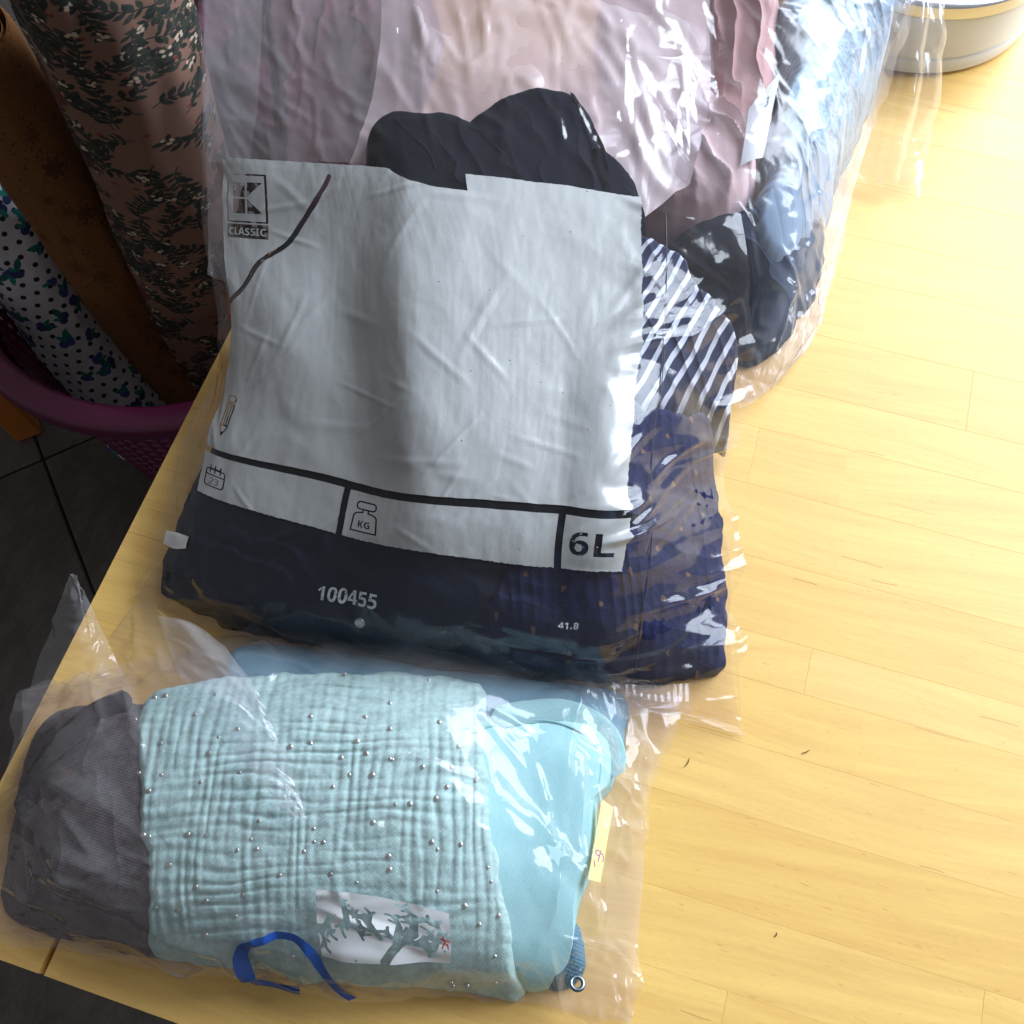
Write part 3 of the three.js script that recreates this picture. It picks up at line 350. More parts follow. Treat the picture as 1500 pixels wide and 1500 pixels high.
const crPanel = [...randomCreases(34, 22, 26, 21, 4.5, -0.5, 0.6, 0.065, 0.7).map(([a, b, c, d, e, f]) => [a + 4, b + 14, c + 4, d + 14, e, f]), ...randomCreases(22, 22, 26, 22, 3.5, 0.5, 0.5, 0.05, 0.7).map(([a, b, c, d, e, f]) => [a + 4, b + 14, c + 4, d + 14, e, f])];
const crA = [...randomCreases(34, 9, 30, 33, 4, -0.5, 0.5, 0.42, 1.7).map(([a, b, c, d, e, f]) => [a + 25, b + 22, c + 25, d + 22, e, f]), ...randomCreases(70, WA, 15, 1, 7, 1.05, 0.6, 0.18), ...randomCreases(120, WA, 15, 4, 3.5, 0.6, 1.2, 0.12), ...randomCreases(44, 9, 30, 2, 4.5, -0.55, 0.5, 0.2).map(([a, b, c, d, e, f]) => [a + 25, b + 22, c + 25, d + 22, e, f]), ...randomCreases(22, 7, 24, 3, 3.5, 1.2, 0.4, 0.2).map(([a, b, c, d, e, f]) => [a, b + 26, c, d + 26, e, f])];
const wrinkleA = (s, t, x, y) => {
  const open = 1 - smooth(0.2, 0.3, t), right = smooth(0.81, 0.89, s), left = 1 - smooth(0.02, 0.14, s), low = smooth(0.74, 0.8, t);
  return 0.04 + (0.1 + 0.26 * open + 0.5 * right + 0.26 * left + 0.34 * low) * crumple(x, y, 3) * 0.62 + Math.max(open, right, left, 0.5 * low) * creases(crA, x, y) + creases(crPanel, x, y) + 0.05 * fbm(x * 0.5, y * 0.2, 3) + 0.12 * smooth(0.445, 0.5, s + 0.004 * Math.sin(t * 21)) * smooth(0.24, 0.34, t) * (1 - smooth(0.62, 0.8, t)) - 0.12 * Math.exp(-Math.pow((s - 0.40) / 0.05, 2) - Math.pow((t - 0.52) / 0.1, 2));
};
const crB = [...randomCreases(40, WB, LB, 31, 3.6, 0.72, 0.4, 0.46, 2.1), ...randomCreases(10, 10, LB, 32, 4.5, 0.8, 0.3, 0.5, 2.6).map(([a, b, c, d, e, f]) => [a + 22, b, c + 22, d, e, f]), ...randomCreases(70, WB, LB, 5, 4.2, 0.9, 0.6, 0.27), ...randomCreases(70, WB, LB, 6, 3.2, -0.3, 0.7, 0.14), ...randomCreases(26, 8, LB, 7, 5, 1.45, 0.3, 0.4).map(([a, b, c, d, e, f]) => [a + 26, b, c + 26, d, e, f])];
const edge = (s, t, w) => 1 - smooth(0, w, Math.min(s, 1 - s, t, 1 - t));
const wrinkleB = (s, t, x, y) => Math.max(-0.1, 0.15 + (0.38 + 0.36 * smooth(0.66, 0.8, s) + 0.35 * (1 - smooth(0.1, 0.32, t)) + 0.2 * edge(s, t, 0.12)) * crumple(x, y, 23) * 0.8 + 0.8 * creases(crB, x, y));
const crC = [...randomCreases(80, WC, LC, 9, 6, 1.3, 0.6, 0.22), ...randomCreases(70, WC, LC, 10, 3, 0.2, 0.8, 0.13)];
const wrinkleC = (s, t, x, y) => 0.1 + 0.36 * crumple(x, y, 43) * 0.8 + creases(crC, x, y);
const onFilm = (net, wr, W, L, uvNet, lift, n, m, us = 1, vs = 1) => gridGeometry(n, m, (a, b) => { const [s, t] = uvNet.eval(a, b); return [...filmAt(net, wr, W, L, s, t, lift), a * us, 1 - b * vs]; });

const bagA = thing('freezer_bag', 'large clear freezer bag with a white print panel, packed with navy clothes', 'plastic bag');
const frontA = part(bagA, 'film', filmGeometry(netA, wrinkleA, WA, LA, 300, 440), filmA);
part(bagA, 'under_film', flatFilm(new Net(D.A.slice(3)), 95), filmA);
part(bagA, 'rear_film', filmGeometry(new Net(D.rearA), (s, t, x, y) => 0.3 * crumple(x, y, 79) + creases(crA, x, y) * 0.8, 31, 17, 150, 100), film({ transmission: 0.88, roughness: 0.2, color: rgb(0.96, 0.92, 0.93) }));
part(bagA, 'back_film', gridGeometry(90, 110, (u, v) => { const p = new Net(D.backA).eval(u, v), d = 0.3 * crumple(u * 18, v * 16, 71) + creases(crA, u * 24 + 5, v * 14) * 1.2; return [p[0], p[1] + d, p[2], u * 0.2, v * 0.2]; }), M({ color: rgb(0.72, 0.61, 0.61), transmission: 0.34, thickness: 0, roughness: 0.25, ior: 1.5, bumpMap: tiled(filmBump, 9), bumpScale: 0.0006, side: THREE.DoubleSide }));

// the white print: ink with the line drawings left clear
const panelTex = canvasTex(1536, 1664, (c, w, h) => {
  const X = (a) => a * w, Y = (b) => b * h;
  c.clearRect(0, 0, w, h); c.fillStyle = 'rgb(168,170,170)';
  c.beginPath(); c.moveTo(4, 6); for (let i = 1; i <= 200; i++) c.lineTo(4 + (w - 8) * i / 200, 5 + 3 * rnd());
  for (let i = 0; i <= 200; i++) c.lineTo(w - 5 - 3 * rnd(), 6 + (h - 14) * i / 200);
  for (let i = 300; i >= 0; i--) c.lineTo(4 + (w - 8) * i / 300, h - 6 - 4 * rnd());
  for (let i = 200; i >= 0; i--) c.lineTo(4 + 3 * rnd(), 6 + (h - 14) * i / 200);
  c.fill();
  c.globalCompositeOperation = 'destination-out'; c.fillStyle = c.strokeStyle = '#000'; c.lineJoin = 'round';
  const line = (pts, lw) => { c.lineWidth = lw; c.beginPath(); pts.forEach(([a, b], i) => i ? c.lineTo(X(a), Y(b)) : c.moveTo(X(a), Y(b))); c.stroke(); };
  const rough = (a0, b0, a1, b1, lw) => { const n = 60, p = []; for (let i = 0; i <= n; i++) p.push([a0 + (a1 - a0) * i / n, b0 + (b1 - b0) * i / n + 0.0008 * (rnd() - 0.5)]); line(p, lw); };
  rough(0, 0.862, 1, 0.862, 30); rough(0.385, 0.862, 0.385, 1, 26); rough(0.872, 0.862, 0.872, 1, 26);
  // notch in the upper edge
  c.beginPath(); c.moveTo(X(0.515), 0); c.lineTo(X(0.68), 0); c.lineTo(X(0.676), Y(0.055)); c.lineTo(X(0.62), Y(0.05)); c.lineTo(X(0.57), Y(0.036)); c.lineTo(X(0.545), Y(0.02)); c.closePath(); c.fill();
  // the worn line that runs from the upper edge to the side
  c.lineWidth = 20; c.lineCap = 'round'; c.beginPath(); c.moveTo(X(0.3), Y(0.04)); c.bezierCurveTo(X(0.26), Y(0.1), X(0.215), Y(0.17), X(0.185), Y(0.235)); c.bezierCurveTo(X(0.15), Y(0.29), X(0.12), Y(0.28), X(0.085), Y(0.35)); c.bezierCurveTo(X(0.06), Y(0.4), X(0.02), Y(0.42), X(-0.02), Y(0.44)); c.stroke();
  // emblem: framed square with panes and a cut corner
  const ex = X(0.022), ey = Y(0.052), ew = X(0.106), eh = Y(0.142);
  c.lineWidth = 8; c.strokeRect(ex, ey, ew, eh);
  const bx = ex + ew * 0.17, by = ey + eh * 0.16, bw = ew * 0.33, bh = eh * 0.31;
  c.fillRect(bx, by, bw, bh); c.fillRect(bx, by + bh + 10, bw, bh);
  c.beginPath(); c.moveTo(bx + bw + 9, by); c.lineTo(bx + bw + ew * 0.42, by); c.lineTo(bx + bw + 9, by + bh); c.fill();
  c.beginPath(); c.moveTo(bx + bw + 9, by + bh + 10); c.lineTo(bx + bw + ew * 0.42, by + 2 * bh + 10); c.lineTo(bx + bw + 9, by + 2 * bh + 10); c.fill();
  c.fillRect(ex - 4, ey + eh + 12, ew + 8, Y(0.042));
  c.globalCompositeOperation = 'source-over'; c.fillStyle = 'rgb(168,170,170)'; c.font = 'bold 46px sans-serif'; c.textAlign = 'center'; c.textBaseline = 'middle'; c.save(); c.translate(ex + ew / 2, ey + eh + 12 + Y(0.022)); c.scale((ew - 4) / c.measureText('CLASSIC').width, 1.1); c.fillText('CLASSIC', 0, 0); c.restore();
  c.globalCompositeOperation = 'destination-out'; c.fillStyle = '#000';
  // pencil
  c.save(); c.translate(X(0.052), Y(0.742)); c.rotate(0.06); c.lineWidth = 6; c.strokeRect(-20, -66, 40, 100); c.beginPath(); c.moveTo(-6, -66); c.lineTo(-6, 34); c.moveTo(8, -66); c.lineTo(8, 34); c.stroke(); c.beginPath(); c.moveTo(-20, 34); c.lineTo(0, 86); c.lineTo(20, 34); c.moveTo(-8, 66); c.lineTo(8, 66); c.stroke(); c.beginPath(); c.roundRect(-20, -104, 40, 28, 10); c.stroke(); c.beginPath(); c.moveTo(-7, 68); c.lineTo(0, 86); c.lineTo(7, 68); c.fill(); c.restore();
  // calendar
  c.save(); c.translate(X(0.052), Y(0.936)); c.lineWidth = 6; c.beginPath(); c.roundRect(-46, -34, 92, 82, 14); c.stroke(); c.beginPath(); c.moveTo(-46, -6); c.lineTo(46, -6); for (const q of [-24, 0, 24]) { c.moveTo(q, -52); c.lineTo(q, -20); } c.moveTo(-24, -38); c.lineTo(24, -38); c.stroke(); c.font = '44px sans-serif'; c.textAlign = 'center'; c.textBaseline = 'middle'; c.fillText('23', 0, 22); c.restore();
  // weight
  c.save(); c.translate(X(0.448), Y(0.936)); c.lineWidth = 6.5; c.beginPath(); c.moveTo(-12, -36); c.lineTo(-12, -24); c.quadraticCurveTo(-50, -22, -50, 0); c.lineTo(-54, 62); c.lineTo(54, 62); c.lineTo(50, 0); c.quadraticCurveTo(50, -22, 12, -24); c.lineTo(12, -36); c.stroke(); c.beginPath(); c.roundRect(-42, -70, 84, 32, 14); c.stroke(); c.font = 'bold 42px sans-serif'; c.textAlign = 'center'; c.textBaseline = 'middle'; c.fillText('KG', 0, 30); c.restore();
  // volume
  c.font = 'bold 128px sans-serif'; c.textAlign = 'center'; c.textBaseline = 'middle'; c.fillText('6L', X(0.938), Y(0.936));
  // worn flecks
  for (let n = 0; n < 60; n++) { c.beginPath(); c.ellipse(rnd() * w, rnd() * h, rr(0.6, 2), rr(0.8, 3), rnd() * 3, 0, 7); c.fill(); }
  c.globalCompositeOperation = 'source-over'; c.fillStyle = 'rgb(168,170,170)';
  for (let n = 0; n < 40; n++) { c.beginPath(); c.ellipse(X(0.885 + 0.1 * rnd()), Y(0.9 + 0.07 * rnd()), rr(1, 4), rr(1, 3), rnd() * 3, 0, 7); c.fill(); }
}, false);
const panelBump = dataTex(512, (u, v) => 0.5 + 0.16 * (facet(u * 120, v * 5, 51, 0) - 0.5) + 0.1 * (facet(u * 60, v * 40, 52, 0) - 0.5) + 0.08 * (hash(Math.floor(u * 512), Math.floor(v * 170), 53) - 0.5));
const inkMat = M({ map: panelTex, alphaTest: 0.5, roughness: 0.4, bumpMap: panelBump, bumpScale: 0.0004, clearcoat: 0.6, clearcoatRoughness: 0.15, side: THREE.DoubleSide });
const pn = new Net(D.panel), rowAt = [0, 0.25, 0.5, 0.74, 0.862, 1];
const panelRow = (b) => { let i = 0; while (i < 4 && b > rowAt[i + 1]) i++; return (i + (b - rowAt[i]) / (rowAt[i + 1] - rowAt[i])) / 5; };
part(frontA, 'print_panel', gridGeometry(220, 240, (a, b) => { const [s, t] = pn.eval(a, panelRow(b)); return [...filmAt(netA, wrinkleA, WA, LA, s, t, 0.045), a, 1 - b]; }), inkMat, 'white writing panel printed on the film');
const textInk = (str, w, h, px) => canvasTex(w, h, (c) => { c.clearRect(0, 0, w, h); c.fillStyle = 'rgb(196,200,204)'; c.font = `bold ${Math.round(px * 0.78)}px sans-serif`; c.textAlign = 'center'; c.textBaseline = 'middle'; c.save(); c.translate(w / 2, h / 2); c.scale(0.96 * w / c.measureText(str).width, 1); c.fillText(str, 0, 0); c.restore(); c.globalCompositeOperation = 'destination-out'; for (let n = 0; n < 170; n++) { c.beginPath(); c.arc(rnd() * w, rnd() * h, rr(0.6, 2.8), 0, 7); c.fill(); } }, false);
const ink = (map) => M({ map, alphaTest: 0.5, roughness: 0.5, side: THREE.DoubleSide });
part(frontA, 'printed_number', onFilm(netA, wrinkleA, WA, LA, new Net(D.num), 0.05, 50, 20), ink(textInk('100455', 256, 96, 92)));
part(frontA, 'printed_number', onFilm(netA, wrinkleA, WA, LA, new Net(D.num2), 0.05, 24, 12), ink(textInk('41.8', 128, 64, 60)));
part(frontA, 'side_fold', sweep(D.sideline.map(([s, t]) => filmAt(netA, wrinkleA, WA, LA, s, t, 0.03)), 0.028, 160, 6), M({ color: rgb(0.02, 0.022, 0.04), roughness: 0.4 }));
part(bagA, 'folded_edge', filmGeometry(new Net(D.foldA), (s, t, x, y) => -0.25 + 0.25 * crumple(x, y, 77), 5, 24, 40, 160), film({ transmission: 0.86 }));
part(frontA, 'printed_mark', onFilm(netA, wrinkleA, WA, LA, new Net(D.tagA), 0.05, 20, 14), M({ color: rgb(0.75, 0.75, 0.75), roughness: 0.5, side: THREE.DoubleSide }));

// clothes in the large bag
const HA = heights(netA), HB = heights(netB), HC = heights(netC);
const cloth = (r, g, b, bump, per, sc, o = {}) => M({ color: rgb(r, g, b), roughness: 0.88, sheen: 0.25, sheenRoughness: 0.6, bumpMap: tiled(bump, per), bumpScale: sc, ...o });
lone('mauve_scarf', garment(D.scarf, (x, z) => 3.4 + 0.6 * fbm(x * 0.2, z * 0.2, 7, 2), { thick: 3.2, rim: 1.4, wob: 0.3, detail: (x, z) => folds(x, z, 61, 1.3, 4.5, 0.45), k: 31 }), M({ color: rgb(0.10, 0.042, 0.055), roughness: 0.9, sheen: 0.2, bumpMap: tiled(fuzz, 12), bumpScale: 0.0003 }), 'mauve scarf lying on the table edge under the large bag', 'scarf');
const trousers = thing('folded_trousers', 'charcoal navy trousers with a metal snap folded under the white panel', 'trousers');
const trouserCloth = part(trousers, 'cloth', garment(D.trousers, (x, z) => HA(x, z) - 0.75, { thick: 30, rim: 2.2, wob: 0.4, detail: (x, z) => folds(x, z, 3, 0.35, 3, 0.5) + folds(x, z, 5, 1.3, 2.2, 0.2) + 0.15 * fbm(x * 0.5, z * 0.5, 9), k: 4 }), cloth(0.013, 0.020, 0.042, fuzz, 14, 0.0002, { sheen: 0.03, specularIntensity: 0.25 }));
{ const [x, z] = D.snap[0]; const s = part(trouserCloth, 'snap_button', new THREE.LatheGeometry([[0, 0.0016], [0.0022, 0.0014], [0.003, 0.0022], [0.0046, 0.0018], [0.005, 0.0006], [0.005, 0]].map(([a, b]) => new THREE.Vector2(a, b)), 24), M({ color: rgb(0.4, 0.39, 0.37), roughness: 0.3, metalness: 1 })); s.position.set(x / 100, (HA(x, z) - 0.45) / 100, z / 100); s.rotation.x = 0.9; s.scale.setScalar(0.55); }
const velvet = cloth(0.005, 0.0055, 0.012, fuzz, 14, 0.00015, { sheen: 0.02, specularIntensity: 0.15 });
const hood = thing('hooded_sweater', 'black navy soft hooded sweater poking out above the white panel', 'sweater');
part(hood, 'hood', garment(D.hoodL, (x, z) => HA(x, z) - 0.35, { thick: 3.4, rim: 2.2, wob: 0.15, detail: (x, z) => folds(x, z, 13, 0.7, 3.6, 0.35), k: 6 }), velvet);
part(hood, 'hood_lining', garment(D.hoodR, (x, z) => HA(x, z) - 0.3, { thick: 3.6, rim: 2.4, wob: 0.15, detail: (x, z) => folds(x, z, 17, 1.0, 4, 0.3), k: 7 }), velvet);
part(hood, 'sleeve', garment(D.hoodS, (x, z) => HA(x, z) - 0.4, { thick: 3, rim: 1.4, wob: 0.15, k: 8 }), velvet);
for (const l of D.hoodseam) part(hood, 'seam', sweep(l.map(([x, z]) => [x, HA(x, z) - 0.42, z]), 0.13, 60, 8), velvet);
const stripeTex = canvasTex(512, 512, (c, w, h) => { c.fillStyle = 'rgb(30,36,66)'; c.fillRect(0, 0, w, h); for (let i = 0; i < 8; i++) { const y = i * 64 + 8; c.fillStyle = 'rgb(196,202,212)'; c.fillRect(0, y, w, 22); c.fillStyle = 'rgba(90,100,130,0.7)'; for (let k = 0; k < 128; k++) c.fillRect(k * 4, y + (k % 2 ? 0 : 11), 1.4, 11); } });
lone('striped_shirt', garment(D.striped, (x, z) => HA(x, z) - 0.5, { thick: 3, rim: 1.0, wob: 0.6, detail: (x, z) => folds(x, z, 23, 0.9, 2.4, 0.28), k: 9, warp: 0.14, turn: -1.355 }), cloth(1, 1, 1, fuzz, 20, 0.0002, { map: tiled(stripeTex, 19) }), 'navy and white striped shirt folded beside the white panel', 'shirt');
const pinTex = canvasTex(512, 512, (c, w, h) => { c.fillStyle = 'rgb(28,35,70)'; c.fillRect(0, 0, w, h); for (let n = 0; n < 2400; n++) { c.fillStyle = `rgba(${20 + 30 * rnd()},${26 + 34 * rnd()},${50 + 50 * rnd()},0.5)`; c.fillRect(rnd() * w, rnd() * h, rr(2, 8), 1.4); } for (let j = 0; j < 6; j++) for (let i = 0; i < 6; i++) { const x = (i + 0.5 + 0.5 * (j % 2)) / 6 * w % w, y = (j + 0.5) / 6 * h; c.fillStyle = 'rgb(112,86,70)'; for (let k = 0; k < 7; k++) { c.beginPath(); c.arc(x + rr(-3.5, 3.5), y + rr(-3.5, 3.5), 2.8, 0, 7); c.fill(); } } });
const dotted = thing('dotted_dress', 'crinkled navy dress with tiny tan dots beside the white panel', 'dress');
const dottedCloth = part(dotted, 'cloth', garment(D.dotted, (x, z) => HA(x, z) - 0.45, { thick: 8, rim: 1.4, wob: 0.35, rings: 130, count: 340, detail: (x, z) => folds(x, z, 33, -0.5, 2.1, 0.45) + folds(x, z, 35, 1.2, 1.2, 0.22) + 0.08 * fbm(x * 1.4, z * 1.4, 3), k: 10 }), cloth(1, 1, 1, fuzz, 16, 0.0003, { sheen: 0.1, specularIntensity: 0.4, map: tiled(pinTex, 9) }));
part(dottedCloth, 'gathered_seam', sweep(D.seam.map(([x, z]) => [x, HA(x, z) - 0.36, z]), 0.11, 160, 8, 0.7), cloth(0.016, 0.022, 0.055, knitBump, 80, 0.0006));

// ---------------------------------------------------------------- the bag behind
const bagC = thing('freezer_bag', 'clear crumpled freezer bag of pink and blue clothes beside the round tin', 'plastic bag');
part(bagC, 'film', filmGeometry(netC, wrinkleC, WC, LC, 220, 380), filmC);
part(bagC, 'under_film', flatFilm(netC, 91), filmC);
part(bagC, 'film_flap', filmGeometry(new Net(D.flapC), (s, t, x, y) => 0.3 * crumple(x + 30, y, 57) + 0.25 * Math.abs(Math.sin(s * 9)) , 7, 20, 60, 150), film({ transmission: 0.93 }));
lone('pink_sweatshirt', garment(D.pink, (x, z) => HC(x, z) - 0.9, { thick: 4, rim: 1.6, wob: 0.2, detail: (x, z) => folds(x, z, 41, 1.35, 2.3, 0.55), k: 12 }), cloth(0.58, 0.35, 0.34, fuzz, 14, 0.0003), 'dusty pink sweatshirt with gathered folds inside the crumpled bag', 'sweatshirt');
lone('pale_pink_top', garment(D.palepink, (x, z) => HC(x, z) - 0.7, { thick: 4.5, rim: 1.4, wob: 0.3, detail: (x, z) => folds(x, z, 43, 0.9, 3.2, 0.5), k: 13 }), cloth(0.74, 0.54, 0.54, fuzz, 14, 0.0002), 'pale pink top lying beside the dusty pink sweatshirt', 'top');
lone('light_jeans', garment(D.jeans, (x, z) => HC(x, z) - 0.9, { thick: 4, rim: 1.6, wob: 0.4, detail: (x, z) => folds(x, z, 45, 0.6, 2.6, 0.6) + 0.2 * crumple(x, z, 3), k: 14 }), cloth(0.42, 0.56, 0.66, fuzz, 12, 0.0002, { map: tiled(mottle(225, 230, 235, 0.4, 90), 12) }), 'faded light blue jeans crumpled in the bag near the tin', 'jeans');
lone('navy_jumper', garment(D.navyC, (x, z) => HC(x, z) - 1.1, { thick: 8, rim: 1.6, wob: 0.4, detail: (x, z) => folds(x, z, 47, 0.3, 3, 0.5), k: 15 }), cloth(0.04, 0.06, 0.105, fuzz, 16, 0.0002, { sheen: 0, specularIntensity: 0.3 }), 'dark navy jumper at the bottom of the crumpled bag', 'jumper');
lone('blue_shirt', garment(D.denimC, (x, z) => HC(x, z) - 0.7, { thick: 2, rim: 1.2, wob: 0.4, detail: (x, z) => folds(x, z, 49, 1.0, 2, 0.5), k: 16 }), cloth(0.20, 0.29, 0.40, fuzz, 16, 0.0002), 'steel blue shirt wedged between jeans and navy jumper', 'shirt');
{ const y = 7.2; lone('clothing_tag', gridGeometry(12, 20, (u, v) => { const q = D.tagC, a = [q[0][0] + (q[1][0] - q[0][0]) * u, q[0][1] + (q[1][1] - q[0][1]) * u], b = [q[3][0] + (q[2][0] - q[3][0]) * u, q[3][1] + (q[2][1] - q[3][1]) * u], x = a[0] + (b[0] - a[0]) * v, z = a[1] + (b[1] - a[1]) * v; return [x, HC(x, z) - 0.25 + 0.1 * Math.sin(3 * u), z, u, 1 - v]; }), M({ map: canvasTex(64, 96, (c) => { c.fillStyle = 'rgb(226,228,232)'; c.fillRect(0, 0, 64, 96); c.fillStyle = 'rgb(60,64,80)'; c.font = 'bold 16px sans-serif'; c.fillText('3', 40, 30); }, false), roughness: 0.7, side: THREE.DoubleSide }), 'small white sewn tag between pink sweatshirt and blue shirt', 'tag'); }

// ---------------------------------------------------------------- the small bag in front
const bagB = thing('freezer_bag', 'small clear freezer bag packed with mint, turquoise and grey clothes', 'plastic bag');
const frontB = part(bagB, 'film', filmGeometry(netB, wrinkleB, WB, LB, 380, 300), filmB);
part(bagB, 'under_film', flatFilm(netB, 93), filmB);
const crFlap = [...randomCreases(30, 10, 15, 51, 4, 1.0, 0.8, 0.2, 1.2), ...randomCreases(40, 10, 15, 52, 2, 0.2, 1.2, 0.1)];
const flapFilm = film({ transmission: 0.91, roughness: 0.09 });
part(bagB, 'film_tip', filmGeometry(new Net(D.tipB), (s, t, x, y) => 0.34 * crumple(x, y, 61) + 0.6 * creases(crFlap, x, y), 7, 14, 60, 90), flapFilm);
part(bagB, 'film_mouth', filmGeometry(new Net(D.mouthB), (s, t, x, y) => 0.5 * crumple(x, y, 63) + creases(crFlap, x, y), 10, 5, 90, 50), flapFilm);
part(bagB, 'film_flap', filmGeometry(new Net(D.stripB), (s, t, x, y) => 0.26 * crumple(x, y, 65) + 0.9 * creases(crFlap, x + 3, y), 5, 15, 50, 120), flapFilm);
part(bagB, 'sealed_edge', filmGeometry(new Net(D.sealB), (s, t, x, y) => 0.06 * crumple(x, y, 67) + 0.02 * Math.sin(x * 14), 5, 2.2, 60, 26), flapFilm);
const snowTex = canvasTex(512, 288, (c, w, h) => {
  c.clearRect(0, 0, w, h); c.fillStyle = 'rgb(226,230,232)'; c.fillRect(2, 2, w - 4, h - 4); c.globalCompositeOperation = 'destination-out'; c.lineCap = 'round';
  const branch = (x, y, a, l, d) => { const nx = x + l * Math.cos(a), ny = y + l * Math.sin(a); c.lineWidth = 11 + d * 7; c.beginPath(); c.moveTo(x, y); c.quadraticCurveTo((x + nx) / 2 + rr(-8, 8), (y + ny) / 2 + rr(-8, 8), nx, ny); c.stroke(); if (d > 0) for (let k = 0; k < 3; k++) branch(x + (nx - x) * (0.4 + 0.3 * k), y + (ny - y) * (0.4 + 0.3 * k), a + (k % 2 ? 1 : -1) * rr(0.5, 1), l * 0.55, d - 1); };
  branch(250, 280, -0.75, 170, 3); branch(70, 120, 2.2, 90, 2); branch(250, 190, -2.1, 90, 2); branch(430, 250, -1.2, 120, 2); branch(120, 40, 1.4, 110, 2);
  for (let n = 0; n < 26; n++) { c.beginPath(); c.arc(rnd() * w, rnd() * h, rr(2, 7), 0, 7); c.fill(); }
  c.globalCompositeOperation = 'source-over'; c.strokeStyle = 'rgb(196,62,54)'; c.lineWidth = 5; for (let n = 0; n < 7; n++) { c.beginPath(); c.moveTo(rr(470, 508), rr(150, 215)); c.lineTo(rr(470, 508), rr(150, 215)); c.stroke(); }
}, false);
part(frontB, 'print_patch', onFilm(netB, wrinkleB, WB, LB, new Net(D.snow), 0.05, 60, 40), ink(snowTex), 'white branch print on the film');
{ const c = new THREE.CatmullRomCurve3(D.loop.map(([s, q]) => new THREE.Vector3(s * WB, q * LB, 0)), false, 'centripetal');
  part(bagB, 'drawstring', gridGeometry(160, 4, (a, b) => { const p = c.getPointAt(a), d = c.getTangentAt(a), w = (b - 0.5) * (0.5 + 0.12 * Math.sin(a * 5)); return [...filmAt(netB, wrinkleB, WB, LB, (p.x - d.y * w) / WB, (p.y + d.x * w) / LB, 0.06), a * 0.2, b * 0.004]; }), M({ color: rgb(0.008, 0.075, 0.36), roughness: 0.4, clearcoat: 0.3, side: THREE.DoubleSide }), 'blue ribbon loop'); }

const knit = thing('grey_jumper', 'fine knit dark grey jumper with a ribbed hem in the small bag', 'jumper');
const knitMat = cloth(0.15, 0.128, 0.13, weaveBump, 52, 0.0003, { map: tiled(mottle(215, 210, 215, 0.35, 95), 10) });
const knitTop = (x, z) => HB(x, z) - 0.75;
part(knit, 'cloth', garment(D.knit, knitTop, { thick: 8, rim: 1.6, wob: 0.2, detail: (x, z) => folds(x, z, 51, 1.2, 5, 0.25), k: 18 }), knitMat);
part(knit, 'rolled_hem', sweep(D.hem.map(([x, z]) => [x, HB(x, z) - 0.6, z]), 0.62, 80, 12, 0.4), knitMat);
const muslin = thing('muslin_blouse', 'mint green crinkled muslin blouse scattered with silver studs', 'blouse');
const muslinDetail = (x0, z0) => {
  const x = 0.956 * x0 - 0.292 * z0, z = 0.292 * x0 + 0.956 * z0;   // the crinkles run aslant to the wood grain
  const n1 = fbm(x * 0.16, z * 0.5, 71, 3), n2 = 0.5 + 0.9 * N(x * 0.22, z * 0.6, 72), n3 = fbm(x * 0.55, z * 0.12, 73, 3), n4 = 0.5 + 1.1 * N(x * 0.5, z * 0.2, 74);
  const a = Math.sin(2 * Math.PI * (z / 1.05 + 0.4 * n1)), b = Math.sin(2 * Math.PI * (x / 1.0 + 0.35 * n3));
  return 0.105 * n2 * (0.5 - Math.pow(Math.abs(a), 4)) + 0.085 * n4 * (0.5 - Math.pow(Math.abs(b), 3)) + 0.05 * fbm(x * 1.3, z * 1.3, 75, 3);
};
const muslinTop = (x, z) => HB(x, z) - 0.5;
const muslinCloth = part(muslin, 'cloth', garment(D.muslin, muslinTop, { thick: 8, rim: 1.1, wob: 0.25, rings: 220, count: 460, detail: muslinDetail, k: 19 }), cloth(0.50, 0.70, 0.665, weaveBump, 95, 0.00016, { map: tiled(mottle(232, 236, 236, 0.16, 97), 10) }));
const studGeo = new THREE.SphereGeometry(1, 14, 8, 0, Math.PI * 2, 0, Math.PI / 2), studMat = M({ color: rgb(0.55, 0.53, 0.48), metalness: 1, roughness: 0.36 });
for (const [x, z] of D.studs) { const s = part(muslinCloth, 'stud', studGeo, studMat), r = rr(0.0008, 0.0014); s.scale.set(r, r * 0.45, r); s.position.set(x / 100, (muslinTop(x, z) + muslinDetail(x, z)) / 100 + 0.0001, z / 100); }
const turq = thing('turquoise_romper', 'turquoise jersey romper with pale stars beside the mint blouse', 'romper');
const turqMat = cloth(0.56, 0.92, 0.94, knitBump, 70, 0.0001, { map: canvasTex(1024, 1024, (c, w, h) => { c.fillStyle = 'rgb(204,214,214)'; c.fillRect(0, 0, w, h); for (let n = 0; n < 9000; n++) { c.fillStyle = n % 2 ? 'rgba(255,255,255,0.10)' : 'rgba(120,150,155,0.12)'; c.fillRect(rnd() * w, rnd() * h, 2, rr(3, 9)); } const star = (x, y, r) => { c.fillStyle = 'rgb(255,250,246)'; c.beginPath(); for (let k = 0; k < 10; k++) { const q = k * Math.PI / 5 + 0.2, d = k % 2 ? r * 0.45 : r; c.lineTo(x + d * Math.cos(q), y + d * Math.sin(q)); } c.fill(); }; for (let j = 0; j < 4; j++) for (let i = 0; i < 4; i++) star((i + 0.5 + 0.5 * (j % 2)) * 256 % w, (j + 0.5) * 256, 30); }) });
turqMat.map = tiled(turqMat.map, 5);
part(turq, 'cloth', garment(D.turq, (x, z) => HB(x, z) - 0.85, { thick: 6, rim: 0.55, wob: 0.15, detail: (x, z) => 0.12 * fbm(x * 0.25, z * 0.25, 81, 2) + folds(x, z, 87, 1.7, 5, 0.06), k: 20 }), turqMat);
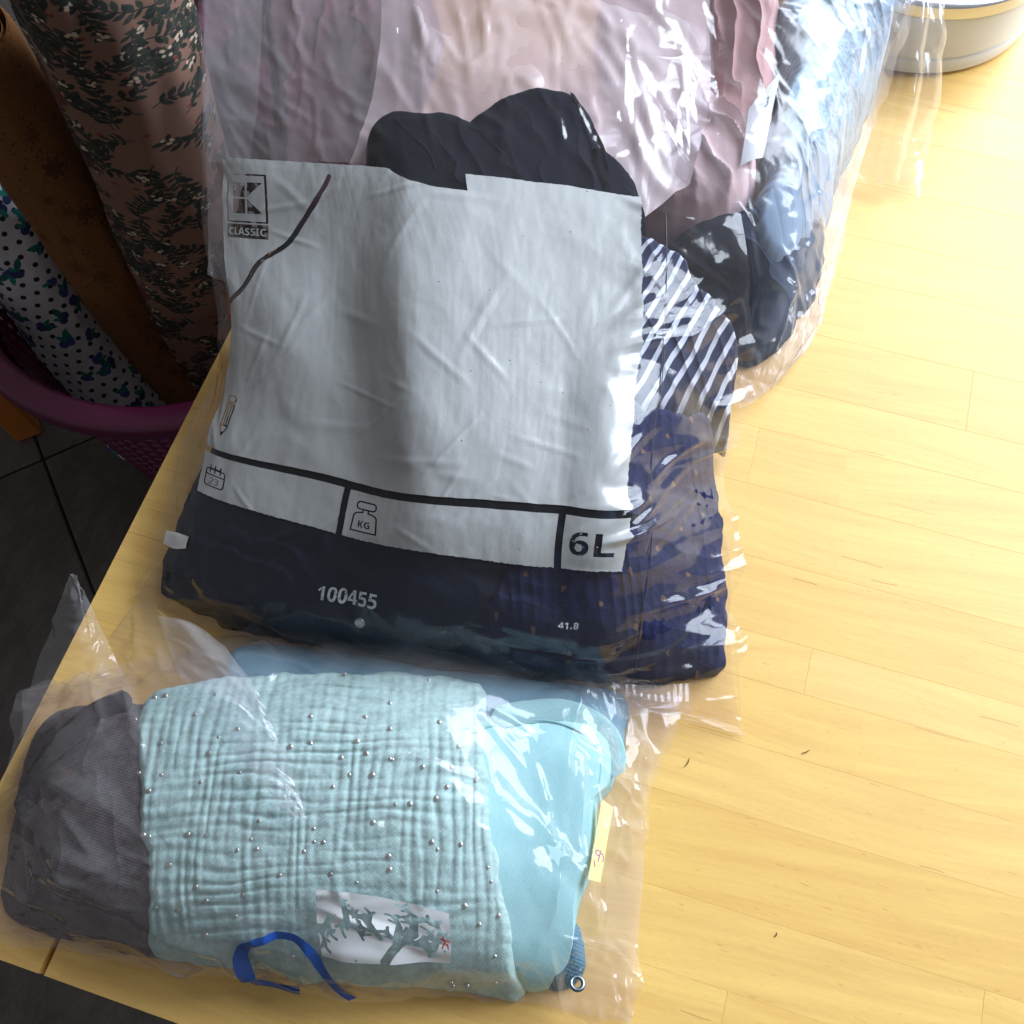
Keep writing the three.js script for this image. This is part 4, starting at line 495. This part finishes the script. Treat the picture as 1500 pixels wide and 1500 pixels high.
part(turq, 'hem_stitching', sweep(D.neck.map(([x, z]) => [x - 0.5, HB(x - 0.5, z + 0.75) - 0.8, z + 0.75]), 0.06, 90, 6), cloth(0.3, 0.6, 0.64, fuzz, 20, 0.0002));
part(turq, 'neckband', sweep(D.neck.map(([x, z]) => [x, HB(x, z) - 0.72, z]), 0.6, 70, 12, 0.14), turqMat);
lone('blue_leggings', garment(D.blueB, (x, z) => HB(x, z) - 0.9, { thick: 4, rim: 1, wob: 0.2, detail: (x, z) => folds(x, z, 83, 0.2, 2.4, 0.25), k: 21 }), cloth(0.12, 0.26, 0.34, knitBump, 60, 0.0004), 'folded steel blue leggings behind the mint blouse', 'leggings');
const gp = thing('blue_bib', 'petrol blue bib corner with a metal eyelet under the turquoise romper', 'bib');
const bibCloth = part(gp, 'cloth', garment(D.grom, (x, z) => HB(x, z) - 0.9, { thick: 2, rim: 0.7, wob: 0.1, k: 22, rings: 40, count: 120 }), cloth(0.06, 0.18, 0.26, weaveBump, 40, 0.0004));
{ const p = D.grom.reduce((a, q) => [a[0] + q[0] / D.grom.length, a[1] + q[1] / D.grom.length], [0, 0]); const e = part(bibCloth, 'eyelet', new THREE.TorusGeometry(0.0028, 0.001, 10, 30), M({ color: rgb(0.2, 0.26, 0.32), metalness: 1, roughness: 0.3 })); e.rotation.x = Math.PI / 2 - 0.35; e.position.set(p[0] / 100 + 0.006, (HB(...p) - 0.85) / 100, p[1] / 100 + 0.01); }
lone('yellow_label', gridGeometry(10, 30, (u, v) => { const q = D.ylab, f = (i) => (q[0][i] + (q[1][i] - q[0][i]) * u) * (1 - v) + (q[3][i] + (q[2][i] - q[3][i]) * u) * v; return [f(0), f(1) - 0.45, f(2), u, 1 - v]; }), M({ map: canvasTex(64, 384, (c) => { c.fillStyle = 'rgb(240,226,150)'; c.fillRect(0, 0, 64, 384); c.strokeStyle = 'rgb(150,70,150)'; c.lineWidth = 5; c.beginPath(); c.arc(26, 250, 12, 0.5, 5.5); c.moveTo(40, 232); c.lineTo(34, 290); c.moveTo(40, 250); c.quadraticCurveTo(62, 236, 58, 285); c.moveTo(14, 290); c.lineTo(24, 320); c.stroke(); }, false), roughness: 0.7, side: THREE.DoubleSide }), 'narrow pale yellow paper label with purple handwriting beside the romper', 'label');

scene.traverse((o) => { if (o.isMesh) o.castShadow = o.receiveShadow = true; });
renderer.render(scene, camera);
